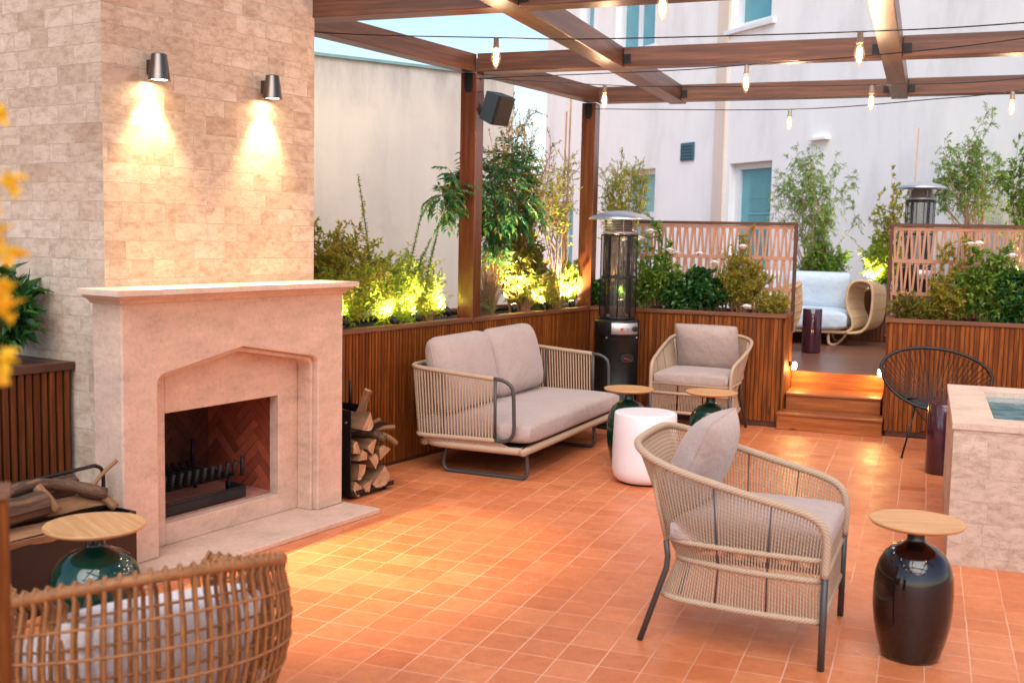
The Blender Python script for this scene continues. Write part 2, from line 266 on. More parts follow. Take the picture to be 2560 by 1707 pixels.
# ------------------------------------------------------------------ mesh builder
class MB:
    def __init__(s,smooth=False): s.v=[]; s.f=[]; s.uv=[]; s.sm=[]; s.dsm=smooth
    def face(s,idx,uv=None,sm=None): s.f.append(idx); s.uv.append(uv); s.sm.append(s.dsm if sm is None else sm)
    def poly(s,pts,uv=None,sm=False):
        b=len(s.v); s.v+= [tuple(p) for p in pts]; s.face(list(range(b,b+len(pts))),uv,sm)
    def box(s,x0,x1,y0,y1,z0,z1,M=None):
        b=len(s.v); P=[(x,y,z) for z in (z0,z1) for y in (y0,y1) for x in (x0,x1)]
        q=[(0,2,3,1),(4,5,7,6),(0,1,5,4),(2,6,7,3),(1,3,7,5),(0,4,6,2)]
        uvs=[]
        for f in q:
            pts=[P[i] for i in f]
            ax=[len({p[k] for p in pts}) for k in range(3)]
            k=ax.index(1) if 1 in ax else 2
            uvs.append([(p[1],p[2]) if k==0 else (p[0],p[2]) if k==1 else (p[0],p[1]) for p in pts])
        s.v+= [tuple(M@Vector(p)) if M else p for p in P]
        for f,u in zip(q,uvs): s.face([b+i for i in f],u,False)
        return s
    def beam(s,a,b,w,h,up=(0,0,1)):
        # rectangular bar from a to b, w across, h along up ; uv u along length
        a=Vector(a); b=Vector(b); d=(b-a); L=d.length; d.normalize(); side=d.cross(Vector(up)).normalized(); u=side.cross(d)
        M=Matrix((d,side,u)).transposed().to_4x4(); M.translation=a
        bb=len(s.v); s.box(0,L,-w/2,w/2,-h/2,h/2,M)
        ro=random.random()*5
        for k in range(-6,0):
            pass
        s.uv[-6:]=[[(p[0]+ro,p[1]+ro) for p in uvf] for uvf in s.uv[-6:]]
        return s
    def tube(s,pts,r,n=8,closed=False,caps=True,sm=True):
        P=[Vector(p) for p in pts]; N=len(P)
        if N<2: return s
        rs=r if isinstance(r,(list,tuple)) else [r]*N
        T=[]
        for i in range(N):
            if closed: t=P[(i+1)%N]-P[i-1]
            else: t=P[min(i+1,N-1)]-P[max(i-1,0)]
            T.append(t.normalized() if t.length>1e-9 else Vector((0,0,1)))
        ref=Vector((0,0,1)) if abs(T[0].z)<.9 else Vector((1,0,0))
        u=T[0].cross(ref).normalized(); b0=len(s.v); ln=0; lens=[]
        for i in range(N):
            u=(u-T[i]*u.dot(T[i])); u=u.normalized() if u.length>1e-9 else T[i].orthogonal().normalized()
            w=T[i].cross(u)
            if i: ln+=(P[i]-P[i-1]).length
            lens.append(ln)
            for k in range(n):
                a=2*PI*k/n; s.v.append(tuple(P[i]+(u*cos(a)+w*sin(a))*rs[i]))
        M=N if closed else N-1
        for i in range(M):
            j=(i+1)%N; l0=lens[i]; l1=lens[j] if j else ln+(P[0]-P[-1]).length
            for k in range(n):
                k2=(k+1)%n; c0=k/n*2*PI*rs[i]; c1=(k+1)/n*2*PI*rs[i]
                s.face([b0+i*n+k,b0+i*n+k2,b0+j*n+k2,b0+j*n+k],[(c0,l0),(c1,l0),(c1,l1),(c0,l1)],sm)
        if caps and not closed:
            s.face([b0+k for k in range(n)][::-1],None,False); s.face([b0+(N-1)*n+k for k in range(n)],None,False)
        return s
    def lathe(s,prof,n=40,c=(0,0,0),sm=True,a0=0,a1=2*PI):
        b0=len(s.v); full=abs(a1-a0-2*PI)<1e-6; cols=n if full else n+1
        for r,z in prof:
            for k in range(cols):
                a=a0+(a1-a0)*k/n; s.v.append((c[0]+r*cos(a),c[1]+r*sin(a),c[2]+z))
        for i in range(len(prof)-1):
            for k in range(n):
                k2=(k+1)%cols; rr=max(prof[i][0],.01)
                s.face([b0+i*cols+k,b0+i*cols+k2,b0+(i+1)*cols+k2,b0+(i+1)*cols+k],[(k/n*6.28*rr,prof[i][1]),((k+1)/n*6.28*rr,prof[i][1]),((k+1)/n*6.28*rr,prof[i+1][1]),(k/n*6.28*rr,prof[i+1][1])],sm)
        return s
    def disc(s,r,z,n=40,c=(0,0,0),up=True):
        P=[(c[0]+r*cos(2*PI*k/n),c[1]+r*sin(2*PI*k/n),c[2]+z) for k in range(n)]
        s.poly(P if up else P[::-1],[(p[0],p[1]) for p in (P if up else P[::-1])]); return s
    def prism(s,poly,axis,t0,t1):
        # poly in 2-D ; axis 0: (y,z) extruded along x ; 1: (x,z) along y ; 2: (x,y) along z
        def P(p,t): return (t,p[0],p[1]) if axis==0 else (p[0],t,p[1]) if axis==1 else (p[0],p[1],t)
        n=len(poly); b=len(s.v); s.v+=[P(p,t0) for p in poly]+[P(p,t1) for p in poly]
        s.face(list(range(b,b+n))[::-1],[tuple(p) for p in poly][::-1],False); s.face(list(range(b+n,b+2*n)),[tuple(p) for p in poly],False)
        for i in range(n):
            j=(i+1)%n; d=math.dist(poly[i],poly[j]); s.face([b+i,b+j,b+n+j,b+n+i],[(0,t0),(d,t0),(d,t1),(0,t1)],False)
        return s
    def build(s,name,mat,parent=None,off=(0,0,0),mods=None):
        me=bpy.data.meshes.new(name); o=Vector(off)
        me.from_pydata([tuple(Vector(v)-o) for v in s.v],[],s.f)
        lay=me.uv_layers.new(name='UVMap'); data=[]
        for f,u in zip(s.f,s.uv):
            if u is None:
                a,b,c=[Vector(s.v[i]) for i in f[:3]]; nn=(b-a).cross(c-a); k=max(range(3),key=lambda q:abs(nn[q]))
                u=[(s.v[i][1],s.v[i][2]) if k==0 else (s.v[i][0],s.v[i][2]) if k==1 else (s.v[i][0],s.v[i][1]) for i in f]
            for q in u: data+= [q[0],q[1]]
        lay.data.foreach_set('uv',data); me.polygons.foreach_set('use_smooth',s.sm); me.update()
        me.materials.append(MATS[mat]); ob=bpy.data.objects.new(name,me); COL.objects.link(ob)
        if parent: ob.parent=parent
        if mods: mods(ob)
        return ob
def bevel(w=.004,seg=2):
    def f(o):
        m=o.modifiers.new('bevel','BEVEL'); m.width=w; m.segments=seg; m.limit_method='ANGLE'; m.angle_limit=R(35)
    return f
def smooth_(lv=1):
    def f(o):
        m=o.modifiers.new('subdiv','SUBSURF'); m.levels=lv; m.render_levels=lv
    return f
def weld(o):
    m=o.modifiers.new('weld','WELD'); m.merge_threshold=.0002
def tag(o,label=None,cat=None,group=None,kind=None):
    if label: o['label']=label
    if cat: o['category']=cat
    if group: o['group']=group
    if kind: o['kind']=kind
    return o
def empty(name,loc,rz,label,cat,group=None):
    o=bpy.data.objects.new(name,None); COL.objects.link(o); o.location=loc; o.rotation_euler=(0,0,rz); o.empty_display_size=.1
    return tag(o,label,cat,group)
def copy_tree(o,parent=None):
    c=o.copy(); COL.objects.link(c)
    if parent: c.parent=parent
    for ch in [q for q in bpy.data.objects if q.parent==o]: copy_tree(ch,c)
    return c
def spline(pts,n=8,closed=False):
    P=[Vector(p) for p in pts]; out=[]; N=len(P)
    rng=range(N) if closed else range(N-1)
    for i in rng:
        p1=P[i]; p2=P[(i+1)%N]; p0=P[i-1] if (i or closed) else p1*2-p2; p3=P[(i+2)%N] if (i+2<N or closed) else p2*2-p1
        for k in range(n):
            t=k/n; out.append(.5*((2*p1)+(p2-p0)*t+(2*p0-5*p1+4*p2-p3)*t*t+(3*p1-p0-3*p2+p3)*t**3))
    if not closed: out.append(P[-1])
    return out
def resample(pts,n,closed=False):
    P=[Vector(p) for p in pts]
    if closed: P=P+[P[0]]
    L=[0]
    for i in range(1,len(P)): L.append(L[-1]+(P[i]-P[i-1]).length)
    out=[]; j=0; m=n if closed else n-1
    for k in range(n):
        t=L[-1]*k/m
        while j<len(L)-2 and L[j+1]<t: j+=1
        s=(t-L[j])/max(L[j+1]-L[j],1e-9); out.append(P[j].lerp(P[j+1],s))
    return out
def rv(a=1.0): return Vector((random.uniform(-a,a),random.uniform(-a,a),random.uniform(-a,a)))
def light_spot(name,loc,target,energy,angle,blend,color,parent=None,size=.02):
    l=bpy.data.lights.new(name,'SPOT'); l.energy=energy; l.spot_size=R(angle); l.spot_blend=blend; l.color=color; l.shadow_soft_size=size
    o=bpy.data.objects.new(name,l); COL.objects.link(o); d=Vector(target)-Vector(loc)
    o.location=loc; o.rotation_euler=(-d).to_track_quat('Z','Y').to_euler()
    if parent: o.parent=parent
    return o
def light_point(name,loc,energy,color,size=.02,parent=None):
    l=bpy.data.lights.new(name,'POINT'); l.energy=energy; l.color=color; l.shadow_soft_size=size
    o=bpy.data.objects.new(name,l); COL.objects.link(o); o.location=loc
    if parent: o.parent=parent
    return o
# ================================================================== SETTING
b=MB(); b.box(-60,60,-40,80,-.3,0); tag(b.build('floor','floor_tile'),kind='structure')
b=MB(); b.box(-6.5,6,10.133,26,.004,.433); tag(b.build('deck','deck_wood'),kind='structure')

# ---- stone chimney (block of masonry clad in travertine), A frame
def aframe(name,n,a,label,cat,group=None,z=0):
    return empty(name,W(n,a,z),-PHI,label,cat,group),(n,a,z)
ch,of=aframe('stone_chimney',-4.3,4.08,'tall chimney and side wall clad in small travertine bricks behind the fireplace','chimney')
b=MB(); b.box(-9,-4.3,3.36,4.80,1.29,4.6); b.box(-9,-5.0,3.36,4.80,0,1.29); b.box(-5.0,-4.3,3.36,3.56,0,1.29); b.box(-5.0,-4.3,4.56,4.80,0,1.29)
b.build('masonry','stone_brick',ch,of)
# ---- fireplace
fp,of=aframe('fireplace',-4.095,4.05,'pale stone fireplace surround with pointed arch recess and projecting mantel shelf','fireplace')
nF,nP=-4.095,-4.233
def arc(cx,cz,r,a0,a1,k=6): return [(cx+r*cos(a0+(a1-a0)*i/k),cz+r*sin(a0+(a1-a0)*i/k)) for i in range(k+1)]
outline=[(3.285,.03),(3.285,1.262),(4.822,1.262),(4.822,.03),(4.611,.03),(4.611,.865)]
outline+= [(4.611-.055*(1-cos(t)),.865+.048*sin(t)) for t in [PI/2*k/6 for k in range(1,7)]]
outline+= [(4.045,1.004)]
outline+= [(3.491+.055*(1-sin(t)),.865+.048*cos(t)) for t in [PI/2*k/6 for k in range(0,7)]]
outline+= [(3.491,.03)]
b=MB(); b.prism([(y,z) for y,z in outline],0,-4.299,nF)
b.build('surround','travertine',fp,of,bevel(.010,3))
# moulding step inside the arch
b=MB(); inner=[(y,z) for y,z in outline[4:]]
def inset(poly,d,c=(4.05,.5)): return [(c[0]+(p[0]-c[0])*(1-d/.56),c[1]+(p[1]-c[1])*(1-d/.45) if p[1]>.1 else p[1]) for p in poly]
ins=inset(inner,.022)
b.prism(inner+ins[::-1],0,-4.232,nF-.035); b.build('arch_moulding','travertine',fp,of,bevel(.006,2))
b=MB()
for y0,y1,z0,z1 in ((3.49,3.647,.031,1.01),(4.44,4.612,.031,1.01),(3.647,4.44,.694,1.01),(3.647,4.44,.031,.138)): b.box(-4.30,nP,y0,y1,z0,z1)
b.build('inner_panel','travertine',fp,of,bevel(.003,1))
b=MB()   # mantel: slab over a cyma moulding, lofted rings
def ring(offl,offr,off,z): return [(-4.299,3.285-offl,z),(nF+off,3.285-offl,z),(nF+off,4.822+offr,z),(-4.299,4.822+offr,z)]
prof=[(.004,1.252),(.012,1.256),(.020,1.266),(.034,1.276),(.050,1.281),(.052,1.2935),(.080,1.2945),(.080,1.321)]
rings=[ring(o_,o_*.55,o_,z) for o_,z in prof]
for i in range(len(rings)-1):
    for k in range(3): b.poly([rings[i][k],rings[i][k+1],rings[i+1][k+1],rings[i+1][k]])
b.poly(rings[-1]); b.poly(rings[0][::-1]); b.poly([rings[0][3],rings[0][0],rings[-1][0],rings[-1][3]])
b.build('mantel','travertine_top',fp,of,bevel(.002,2))
b=MB(); b.box(-4.30,-3.845,3.1,4.862,.0,.030); b.build('hearth','travertine',fp,of,bevel(.005,2))
# firebox
b=MB()
for args in ((-4.84,-4.82,3.55,4.55,.12,.75),(-4.82,-4.30,3.56,3.625,.12,.75),(-4.82,-4.30,4.472,4.56,.12,.75),(-4.82,-4.30,3.625,4.472,.72,.76),(-4.82,-4.30,3.625,4.472,.10,.136)): b.box(*args)
fb=b.build('firebox','mortar',fp,of)
def clip(poly,x0,x1,y0,y1):
    def cut(P,ax,v,keepgt):
        out=[]
        for i in range(len(P)):
            a,c=P[i-1],P[i]; ia=(a[ax]>=v)==keepgt; ic=(c[ax]>=v)==keepgt
            if ia!=ic:
                t=(v-a[ax])/(c[ax]-a[ax]); out.append((a[0]+(c[0]-a[0])*t,a[1]+(c[1]-a[1])*t))
            if ic: out.append(c)
        return out
    for ax,v,g in ((0,x0,True),(0,x1,False),(1,y0,True),(1,y1,False)):
        if not poly: return []
        poly=cut(poly,ax,v,g)
    return poly if len(poly)>2 else []
def herring(x0,x1,y0,y1,L=.21,Wd=.052,g=.004):
    out=[]; cx,cy=(x0+x1)/2,(y0+y1)/2; s=.7071
    for i in range(-14,15):
        for j in range(-14,15):
            bx=i*Wd+j*L; by=i*Wd-j*0
            for (ox,oy,w,h) in ((i*Wd+j*(L+Wd)*1.0, i*Wd, L, Wd),):
                pass
    # classic herringbone lattice: vectors (w,w) and (L+w, L-w)... built from pairs
    for i in range(-20,21):
        for j in range(-8,9):
            ox=i*Wd+j*(2*L)/2+j*0; oy=i*Wd-j*L
            for (w,h,dx,dy) in ((L,Wd,0,0),(Wd,L,L,Wd-L)):
                P=[(ox+dx+g/2,oy+dy+g/2),(ox+dx+w-g/2,oy+dy+g/2),(ox+dx+w-g/2,oy+dy+h-g/2),(ox+dx+g/2,oy+dy+h-g/2)]
                Q=[(cx+(p[0]-p[1])*s,cy+(p[0]+p[1])*s) for p in P]
                q=clip(Q,x0,x1,y0,y1)
                if q: out.append(q)
    return out
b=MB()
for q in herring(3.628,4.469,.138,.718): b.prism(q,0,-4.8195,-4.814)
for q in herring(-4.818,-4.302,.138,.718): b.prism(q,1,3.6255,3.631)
b.build('shaded_lining','shaded_brick',fp,of)  # back and left walls, their shade put into the brick colour
b=MB()
for q in herring(-4.818,-4.302,.138,.718): b.prism(q,1,4.466,4.4715)
b.build('brick_lining','fire_brick',fp,of)
b=MB()
for i in range(12):
    for j in range(5): b.box(-4.80+j*.1,-4.80+j*.1+.095,3.64+i*.07,3.64+i*.07+.066,.1365,.142)
b.build('brick_floor','hearth_brick',fp,of)
# ---- fire grate
fg,of2=aframe('fire_grate',-4.5,3.95,'black iron fire grate with upright prongs and ash tray inside the firebox','grate',z=.142)
b=MB()
for i in range(11): 
    a=3.70+i*.054; b.tube([(-4.74,a,.30),(-4.72,a,.262),(-4.42,a,.262),(-4.375,a,.268),(-4.36,a,.345)],.0115,6)
b.tube([(-4.70,3.68,.25),(-4.70,4.28,.25)],.011,6); b.tube([(-4.43,3.68,.25),(-4.43,4.28,.25)],.011,6)
b.build('grate_bars','iron_black',fg,of2)
b=MB()
for n_,a in ((-4.70,3.70),(-4.43,3.70),(-4.70,4.26),(-4.43,4.26)): b=MB(); b.tube([(n_,a,.25),(n_,a,.144)],.011,6); b.build('grate_leg','iron_black',fg,of2)
for q_ in ([(-4.74,4.28,.42),(-4.74,4.28,.25)],[(-4.37,4.30,.36),(-4.37,4.30,.25)]): b=MB(); b.tube(q_,.012,6); b.build('end_post','iron_black',fg,of2)
b=MB(); b.box(-4.46,-4.31,3.67,4.26,.150,.158); b.box(-4.318,-4.308,3.67,4.26,.158,.205); b.box(-4.46,-4.31,3.662,3.67,.150,.215); b.box(-4.46,-4.31,4.26,4.268,.150,.215)
b.tube([(-4.312,3.67,.206),(-4.312,4.262,.206)],.008,6); b.build('ash_tray','iron_black',fg,of2)

# ---- wall sconces
def sconce(a,z,label,k):
    s_,o_=aframe('wall_lamp',-4.3,a,label,'wall lamp','cone wall lamps on the chimney',z=z)
    b=MB(); P=[(.0,.125),(.032,.125),(.036,.121),(.052,.004),(.054,0),(.050,0),(.046,.006),(.034,.10)]
    b.lathe(P,28,(-4.228,a,z)); b.build('shade','bronze',s_,o_)
    b=MB(); b.box(-4.2995,-4.262,a-.016,a+.016,z+.03,z+.10); b.build('bracket','bronze',s_,o_,bevel(.003))
    b=MB(); b.lathe([(0,.0075),(.046,.0075),(.047,.012)],24,(-4.228,a,z)); b.build('lamp_lens','lamp_disc',s_,o_)
    for en_,an_,tx in ((k*.24,78,.08),(k*1.15,46,-.36)):
        l=light_spot('lamp_light',(0,0,0),(0,0,-1),en_,an_,.8,(1,.71,.38),s_,.018); l.location=(.072,0,-.004)
        l.rotation_euler=(Vector((tx,0,1))).to_track_quat('Z','Y').to_euler()
sconce(3.63,2.30,'bronze cone wall lamp nearer the left edge of the chimney',115)
sconce(4.39,2.30,'bronze cone wall lamp nearer the right edge of the chimney',115)

# ---- slatted planters
def slats_line(b,x0,x1,y,z0,z1,pitch,w,t=.018,axis='x',out=-1):
    x=x0; k=0
    while x<x1-w*.5:
        d=random.uniform(-.0015,.0015)
        if axis=='x': b.box(x,x+w,min(y,y+out*(t+d)),max(y,y+out*(t+d)),z0,z1)
        else: b.box(min(y,y+out*(t+d)),max(y,y+out*(t+d)),x,x+w,z0,z1)
        x+=pitch
pa,of=aframe('slatted_planter',-4.75,6.8,'long slatted timber planter along the left side behind the sofa','planter','slatted timber planters')
b=MB(); slats_line(b,4.83,8.80,-4.606,.03,.940,.0335,.0225,.018,'y',1); b.build('slat_panel','slat_wood',pa,of)
b=MB(); b.box(-4.61,-4.606,4.82,8.82,.0,.94); b.box(-5.3,-5.28,4.82,9.6,0,.94); b.box(-5.28,-4.61,4.80,4.82,0,.94); b.build('backing_board','frame_wood',pa,of)
b=MB(); b.box(-4.66,-4.578,4.82,8.83,.942,.974); b.box(-5.31,-5.24,4.82,9.6,.942,.974); b.build('cap_board','cap_wood',pa,of,bevel(.003))
b=MB(); b.box(-5.28,-4.615,4.83,9.9,.80,.925); b.build('soil_bed','soil',pa,of)
pb=empty('slatted_planter',(-1.97,9.53,0),0,'slatted timber planter left of the steps, full of shrubs under a lattice screen','planter','slatted timber planters')
PB=(-1.97,9.53,0)
b=MB(); slats_line(b,-2.835,-1.125,9.548,.05,.943,.0365,.030,.012,'x',-1); slats_line(b,9.56,10.12,-1.118,.15,.943,.0365,.030,.018,'y',1); b.build('slat_panel','slat_wood',pb,PB)
b=MB(); b.box(-2.9,-1.12,9.548,9.556,0,.943); b.box(-1.125,-1.118,9.548,10.13,0,.943); b.box(-2.9,-1.12,10.12,10.13,.435,.943); b.build('backing_board','frame_wood',pb,PB)
b=MB(); b.box(-2.836,-1.094,9.522,9.60,.945,.978); b.box(-1.165,-1.094,9.60,10.14,.945,.978); b.box(-2.9,-1.165,10.07,10.14,.945,.978); b.build('cap_board','cap_wood',pb,PB,bevel(.003))
b=MB(); b.box(-3.6,-1.13,9.56,10.11,.80,.93); b.build('soil_bed','soil',pb,PB)
pc=empty('slatted_planter',(1.1,9.53,0),0,'slatted timber planter right of the steps behind the black string chair','planter','slatted timber planters'); PC=(1.1,9.53,0)
b=MB(); slats_line(b,-.262,2.8,9.548,.05,.95,.0365,.030,.012,'x',-1); slats_line(b,9.56,10.12,-.262,.15,.95,.0365,.030,.018,'y',-1); b.build('slat_panel','slat_wood',pc,PC)
b=MB(); b.box(-.262,2.8,9.548,9.556,0,.95); b.box(-.262,-.255,9.548,10.13,0,.95); b.box(-.262,2.8,10.12,10.13,.435,.95); b.build('backing_board','frame_wood',pc,PC)
b=MB(); b.box(-.295,2.8,9.522,9.60,.952,.985); b.box(-.295,-.22,9.60,10.14,.952,.985); b.box(-.22,2.8,10.07,10.14,.952,.985); b.build('cap_board','cap_wood',pc,PC,bevel(.003))
b=MB(); b.box(-.25,2.8,9.56,10.11,.80,.935); b.build('soil_bed','soil',pc,PC)
# planter at far left in front of the chimney side wall
p0,of=aframe('slatted_planter',-4.8,2.6,'dark slatted timber planter at the left against the stone side wall','planter','slatted timber planters')
b=MB(); slats_line(b,1.6,3.33,-4.544,.03,.915,.0405,.026,.018,'y',1); b.build('slat_panel','slat_wood_dark',p0,of)
b=MB(); b.box(-4.556,-4.546,1.6,3.345,0,.915); b.box(-5.4,-5.38,1.6,3.345,0,.915); b.box(-5.38,-4.556,1.6,1.62,0,.915); b.build('backing_board','plastic_black',p0,of)
b=MB(); b.box(-4.60,-4.520,1.6,3.355,.917,.955); b.box(-5.41,-5.33,1.6,3.355,.917,.955); b.box(-5.33,-4.60,3.27,3.355,.917,.955); b.build('cap_board','frame_wood',p0,of,bevel(.003))
b=MB(); b.box(-5.37,-4.56,1.63,3.34,.8,.90); b.build('soil_bed','soil',p0,of)
# planter at the back of the deck
pd=empty('slatted_planter',(0,13.6,.433),0,'dark slatted planter at the back of the raised deck behind the rattan sofa','planter','slatted timber planters'); PD=(0,13.6,.433)
b=MB(); slats_line(b,-4.2,3.0,13.62,.445,1.03,.045,.030,.018,'x',-1); b.build('slat_panel','slat_wood_dark',pd,PD)
b=MB(); b.box(-4.2,3.0,13.62,13.63,.4335,1.03); b.box(-4.2,3,14.03,14.05,.4335,1.03); b.build('backing_board','plastic_black',pd,PD)
b=MB(); b.box(-4.2,3.0,13.59,13.66,1.031,1.06); b.build('cap_board','cap_wood',pd,PD,bevel(.003))
b=MB(); b.box(-4.2,3.0,13.635,14.03,.9,1.02); b.build('soil_bed','soil',pd,PD)

# ---- lattice screens
def screen(x0,x1,y,ztop,label,zb):
    e=empty('lattice_screen',((x0+x1)/2,y,.93),0,label,'screen','lattice screens on the planters'); of=((x0+x1)/2,y,.93)
    b=MB(); b.box(x0,x1,y-.03,y+.03,ztop-.028,ztop); b.box(x0,x0+.028,y-.03,y+.03,.80,ztop-.029); b.box(x1-.028,x1,y-.03,y+.03,.80,ztop-.029)
    b.build('screen_frame','frame_wood',e,of,bevel(.002,1))
    b=MB(); X0,X1=x0+.03,x1-.03; zs=[ztop-.032,ztop-.32,ztop-.60,ztop-.86]
    b.box(X0,X1,y-.014,y+.014,zs[0]-.028,zs[0])
    for z in zs[1:]: b.box(X0,X1,y-.015,y+.015,z-.016,z+.016)
    p=.068
    for r in range(3):
        za,zb_=zs[r]-(.028 if r==0 else .016),zs[r+1]+.016; x=X0+.006; k=0
        while x<X1-.02:
            w=.018; jj=random.uniform(-.0015,.0015); o=.0085*(1 if k%2 else -1)
            xa,xb=[max(X0,min(v,X1-w)) for v in (x+o+jj,x-o+jj)]
            b.prism([(xa,za-.0002),(xa+w,za-.0002),(xb+w,zb_+.0002),(xb,zb_+.0002)],1,y-.010,y+.010)
            x+=p/2; k+=1
    b.build('lattice','lattice',e,of)
    return e
screen(-2.86,-1.085,10.02,1.766,'terracotta lattice screen behind the shrubs left of the steps',.8)
screen(-.312,2.6,10.02,1.772,'terracotta lattice screen behind the rose bush right of the steps',.8)

# ---- steps
st=empty('timber_steps',(-.70,9.44,0),0,'three warm brown timber steps up to the raised deck','steps'); ST=(-.70,9.44,0)
def step(x0,x1,y0,y1,z,z0):
    b=MB(); b.box(x0+.006,x1-.006,y0+.014,y0+.034,z0,z-.023); b.build('riser','step_wood',st,ST,bevel(.001,1))
    b=MB(); b.box(x0,x1,y0,y1,z-.022,z); b.build('tread','step_wood',st,ST,bevel(.004))
step(-1.135,-.272,9.435,9.69,.150,0.002); step(-1.092,-.298,9.674,10.145,.292,.151)
b=MB(); b.box(-1.092,-.298,10.118,10.131,.293,.432); b.build('riser','step_wood',st,ST)
for q_ in ((-1.13,-1.06),(-.345,-.277)): b=MB(); b.box(*q_,9.46,9.66,.002,.127); b.build('side_board','step_wood',st,ST)

def steplight(x,y,z,sx,label):
    e=empty('step_light',(x,y,z),0,label,'step light','step lights beside the timber steps'); of=(x,y,z)
    b=MB(); b.tube([(x,y,z),(x+sx*.035,y,z)],.022,14); b.build('housing','bronze',e,of)
    b=MB(); b.lathe([(0,-.05),(.018,-.045),(.024,-.02),(.020,.012),(0,.02)],16,(x+sx*.045,y,z)); b.build('lens','step_lens',e,of)
    light_point('step_glow',(sx*.085,.04,-.035),3.2,(1,.58,.18),.025,e)
steplight(-1.0995,9.93,.515,1,'small glowing step light on the planter end left of the steps')
steplight(-.2805,9.93,.50,-1,'small glowing step light on the planter end right of the steps')

# ---- pergola
pg=empty('pergola',(-3.25,7.69,.97),0,'reddish brown timber pergola of square posts, cross beams and rafters','pergola'); PG=(-3.25,7.69,.97)
ZB,ZT=2.80,2.935
def post(x0,y0):
    b=MB(); b.box(x0,x0+.128,y0,y0+.148,.93,ZB-.002); b.build('post','post_wood',pg,PG,bevel(.004))
    b=MB(); b.prism([(x0+.030,ZB-.004),(x0+.098,ZB-.004),(x0+.098,ZB-.115),(x0+.082,ZB-.145),(x0+.046,ZB-.145),(x0+.030,ZB-.115)],1,y0-.007,y0-.001)
    br=b.build('bracket','metal_black',pg,PG,bevel(.001,1))
    for i in range(5):
        for s in (-1,1): b=MB(); b.box(x0+.064+s*.026-.003,x0+.064+s*.026+.003,y0-.011,y0-.0065,ZB-.028-i*.021,ZB-.022-i*.021); b.build('screw','steel',br)
post(-3.319,7.62); post(-2.974,9.56)
def beam(x0,x1,y0,y1,z0=ZB,z1=ZT,mat='beam_wood'):
    b=MB(); a=(x0,(y0+y1)/2,(z0+z1)/2); c=(x1,(y0+y1)/2,(z0+z1)/2); b.beam(a,c,y1-y0,z1-z0); return b.build('cross_beam',mat,pg,PG,bevel(.004))
for (y0,y1) in ((7.62,7.765),(9.56,9.70),(5.51,5.66),(3.40,3.55),(1.30,1.45),(-.80,-.65)):
    xs={7.62:-3.19,9.56:-2.84,5.51:-3.60,3.40:-2.6,1.30:-2.6,-.80:-2.6}[y0]
    segs=[(xs,-2.224),(-2.076,-.352),(-.218,1.55),(1.69,3.4)]
    for s0,s1 in segs: beam(s0,s1,y0,y1)
for x0,x1,y0,y1 in ((-2.222,-2.078,-1.0,9.80),(-.350,-.220,-1.0,9.80),(1.552,1.688,-1,9.8)):
    b=MB(); b.beam(((x0+x1)/2,y0,(ZB+ZT)/2),((x0+x1)/2,y1,(ZB+ZT)/2),x1-x0,ZT-ZB+.006); b.build('rafter','beam_wood',pg,PG,bevel(.004))
def hanger(x,y,side):
    b=MB(); xx=(x,x+.055) if side>0 else (x-.055,x); b.box(xx[0],xx[1],y-.006,y-.001,ZB+.02,ZB+.085)
    for i in range(2): b.box(xx[0]+.012+i*.02,xx[0]+.022+i*.02,y-.012,y-.006,ZB+.035+.022*i,ZB+.045+.022*i)
    b.build('joist_hanger','metal_black',pg,PG,bevel(.001,1))
for y in (7.62,9.56,5.51):
    for x in (-2.076,-.218): hanger(x,y,1)
    for x in (-.352,): hanger(x,y,-1)
def side(P,Q):
    b=MB(); b.beam((P[0],P[1],(ZB+ZT)/2),(Q[0],Q[1],(ZB+ZT)/2),.125,ZT-ZB-.004); b.build('side_beam','beam_wood',pg,PG,bevel(.004))
def along(P,d): return (P[0]+AV.x*d,P[1]+AV.y*d)
c1=(-3.255,7.69); side(along(c1,-3.4),along(c1,-.04)); side(along((-3.225,7.78),.03),along((-3.225,7.78),1.84))

# ---- neighbouring buildings
bw=empty('beige_building',(-4.65,12.37,0),0,'windowless beige rendered building side wall with a stained top edge','building')
d=Vector((.579,.815,0)).normalized(); nn=Vector((d.y,-d.x,0)); S=Vector((-5.84,9.91,0))
def frameM(o,dx,dn): 
    M=Matrix((dx,dn,Vector((0,0,1)))).transposed().to_4x4(); M.translation=o; return M
# local: x along wall, y outward
bw.location=S; bw.rotation_euler=(0,0,math.atan2(d.y,d.x))
b=MB(); b.box(-4,2.34,-0,6,0,3.37); b.build('wall','plaster_beige',bw)
b=MB(); b.box(-4.0,2.35,-.03,.25,3.371,3.402); b.build('roof_edge','flashing',bw)
# find wall side: the outside faces the terrace (negative local y)
fw=empty('white_building',(1.1,14.2,0),0,'tall off-white rendered apartment building with teal windows','building')
D=Vector((-.7071,.7071,0)); fw.rotation_euler=(0,0,math.atan2(D.y,D.x))
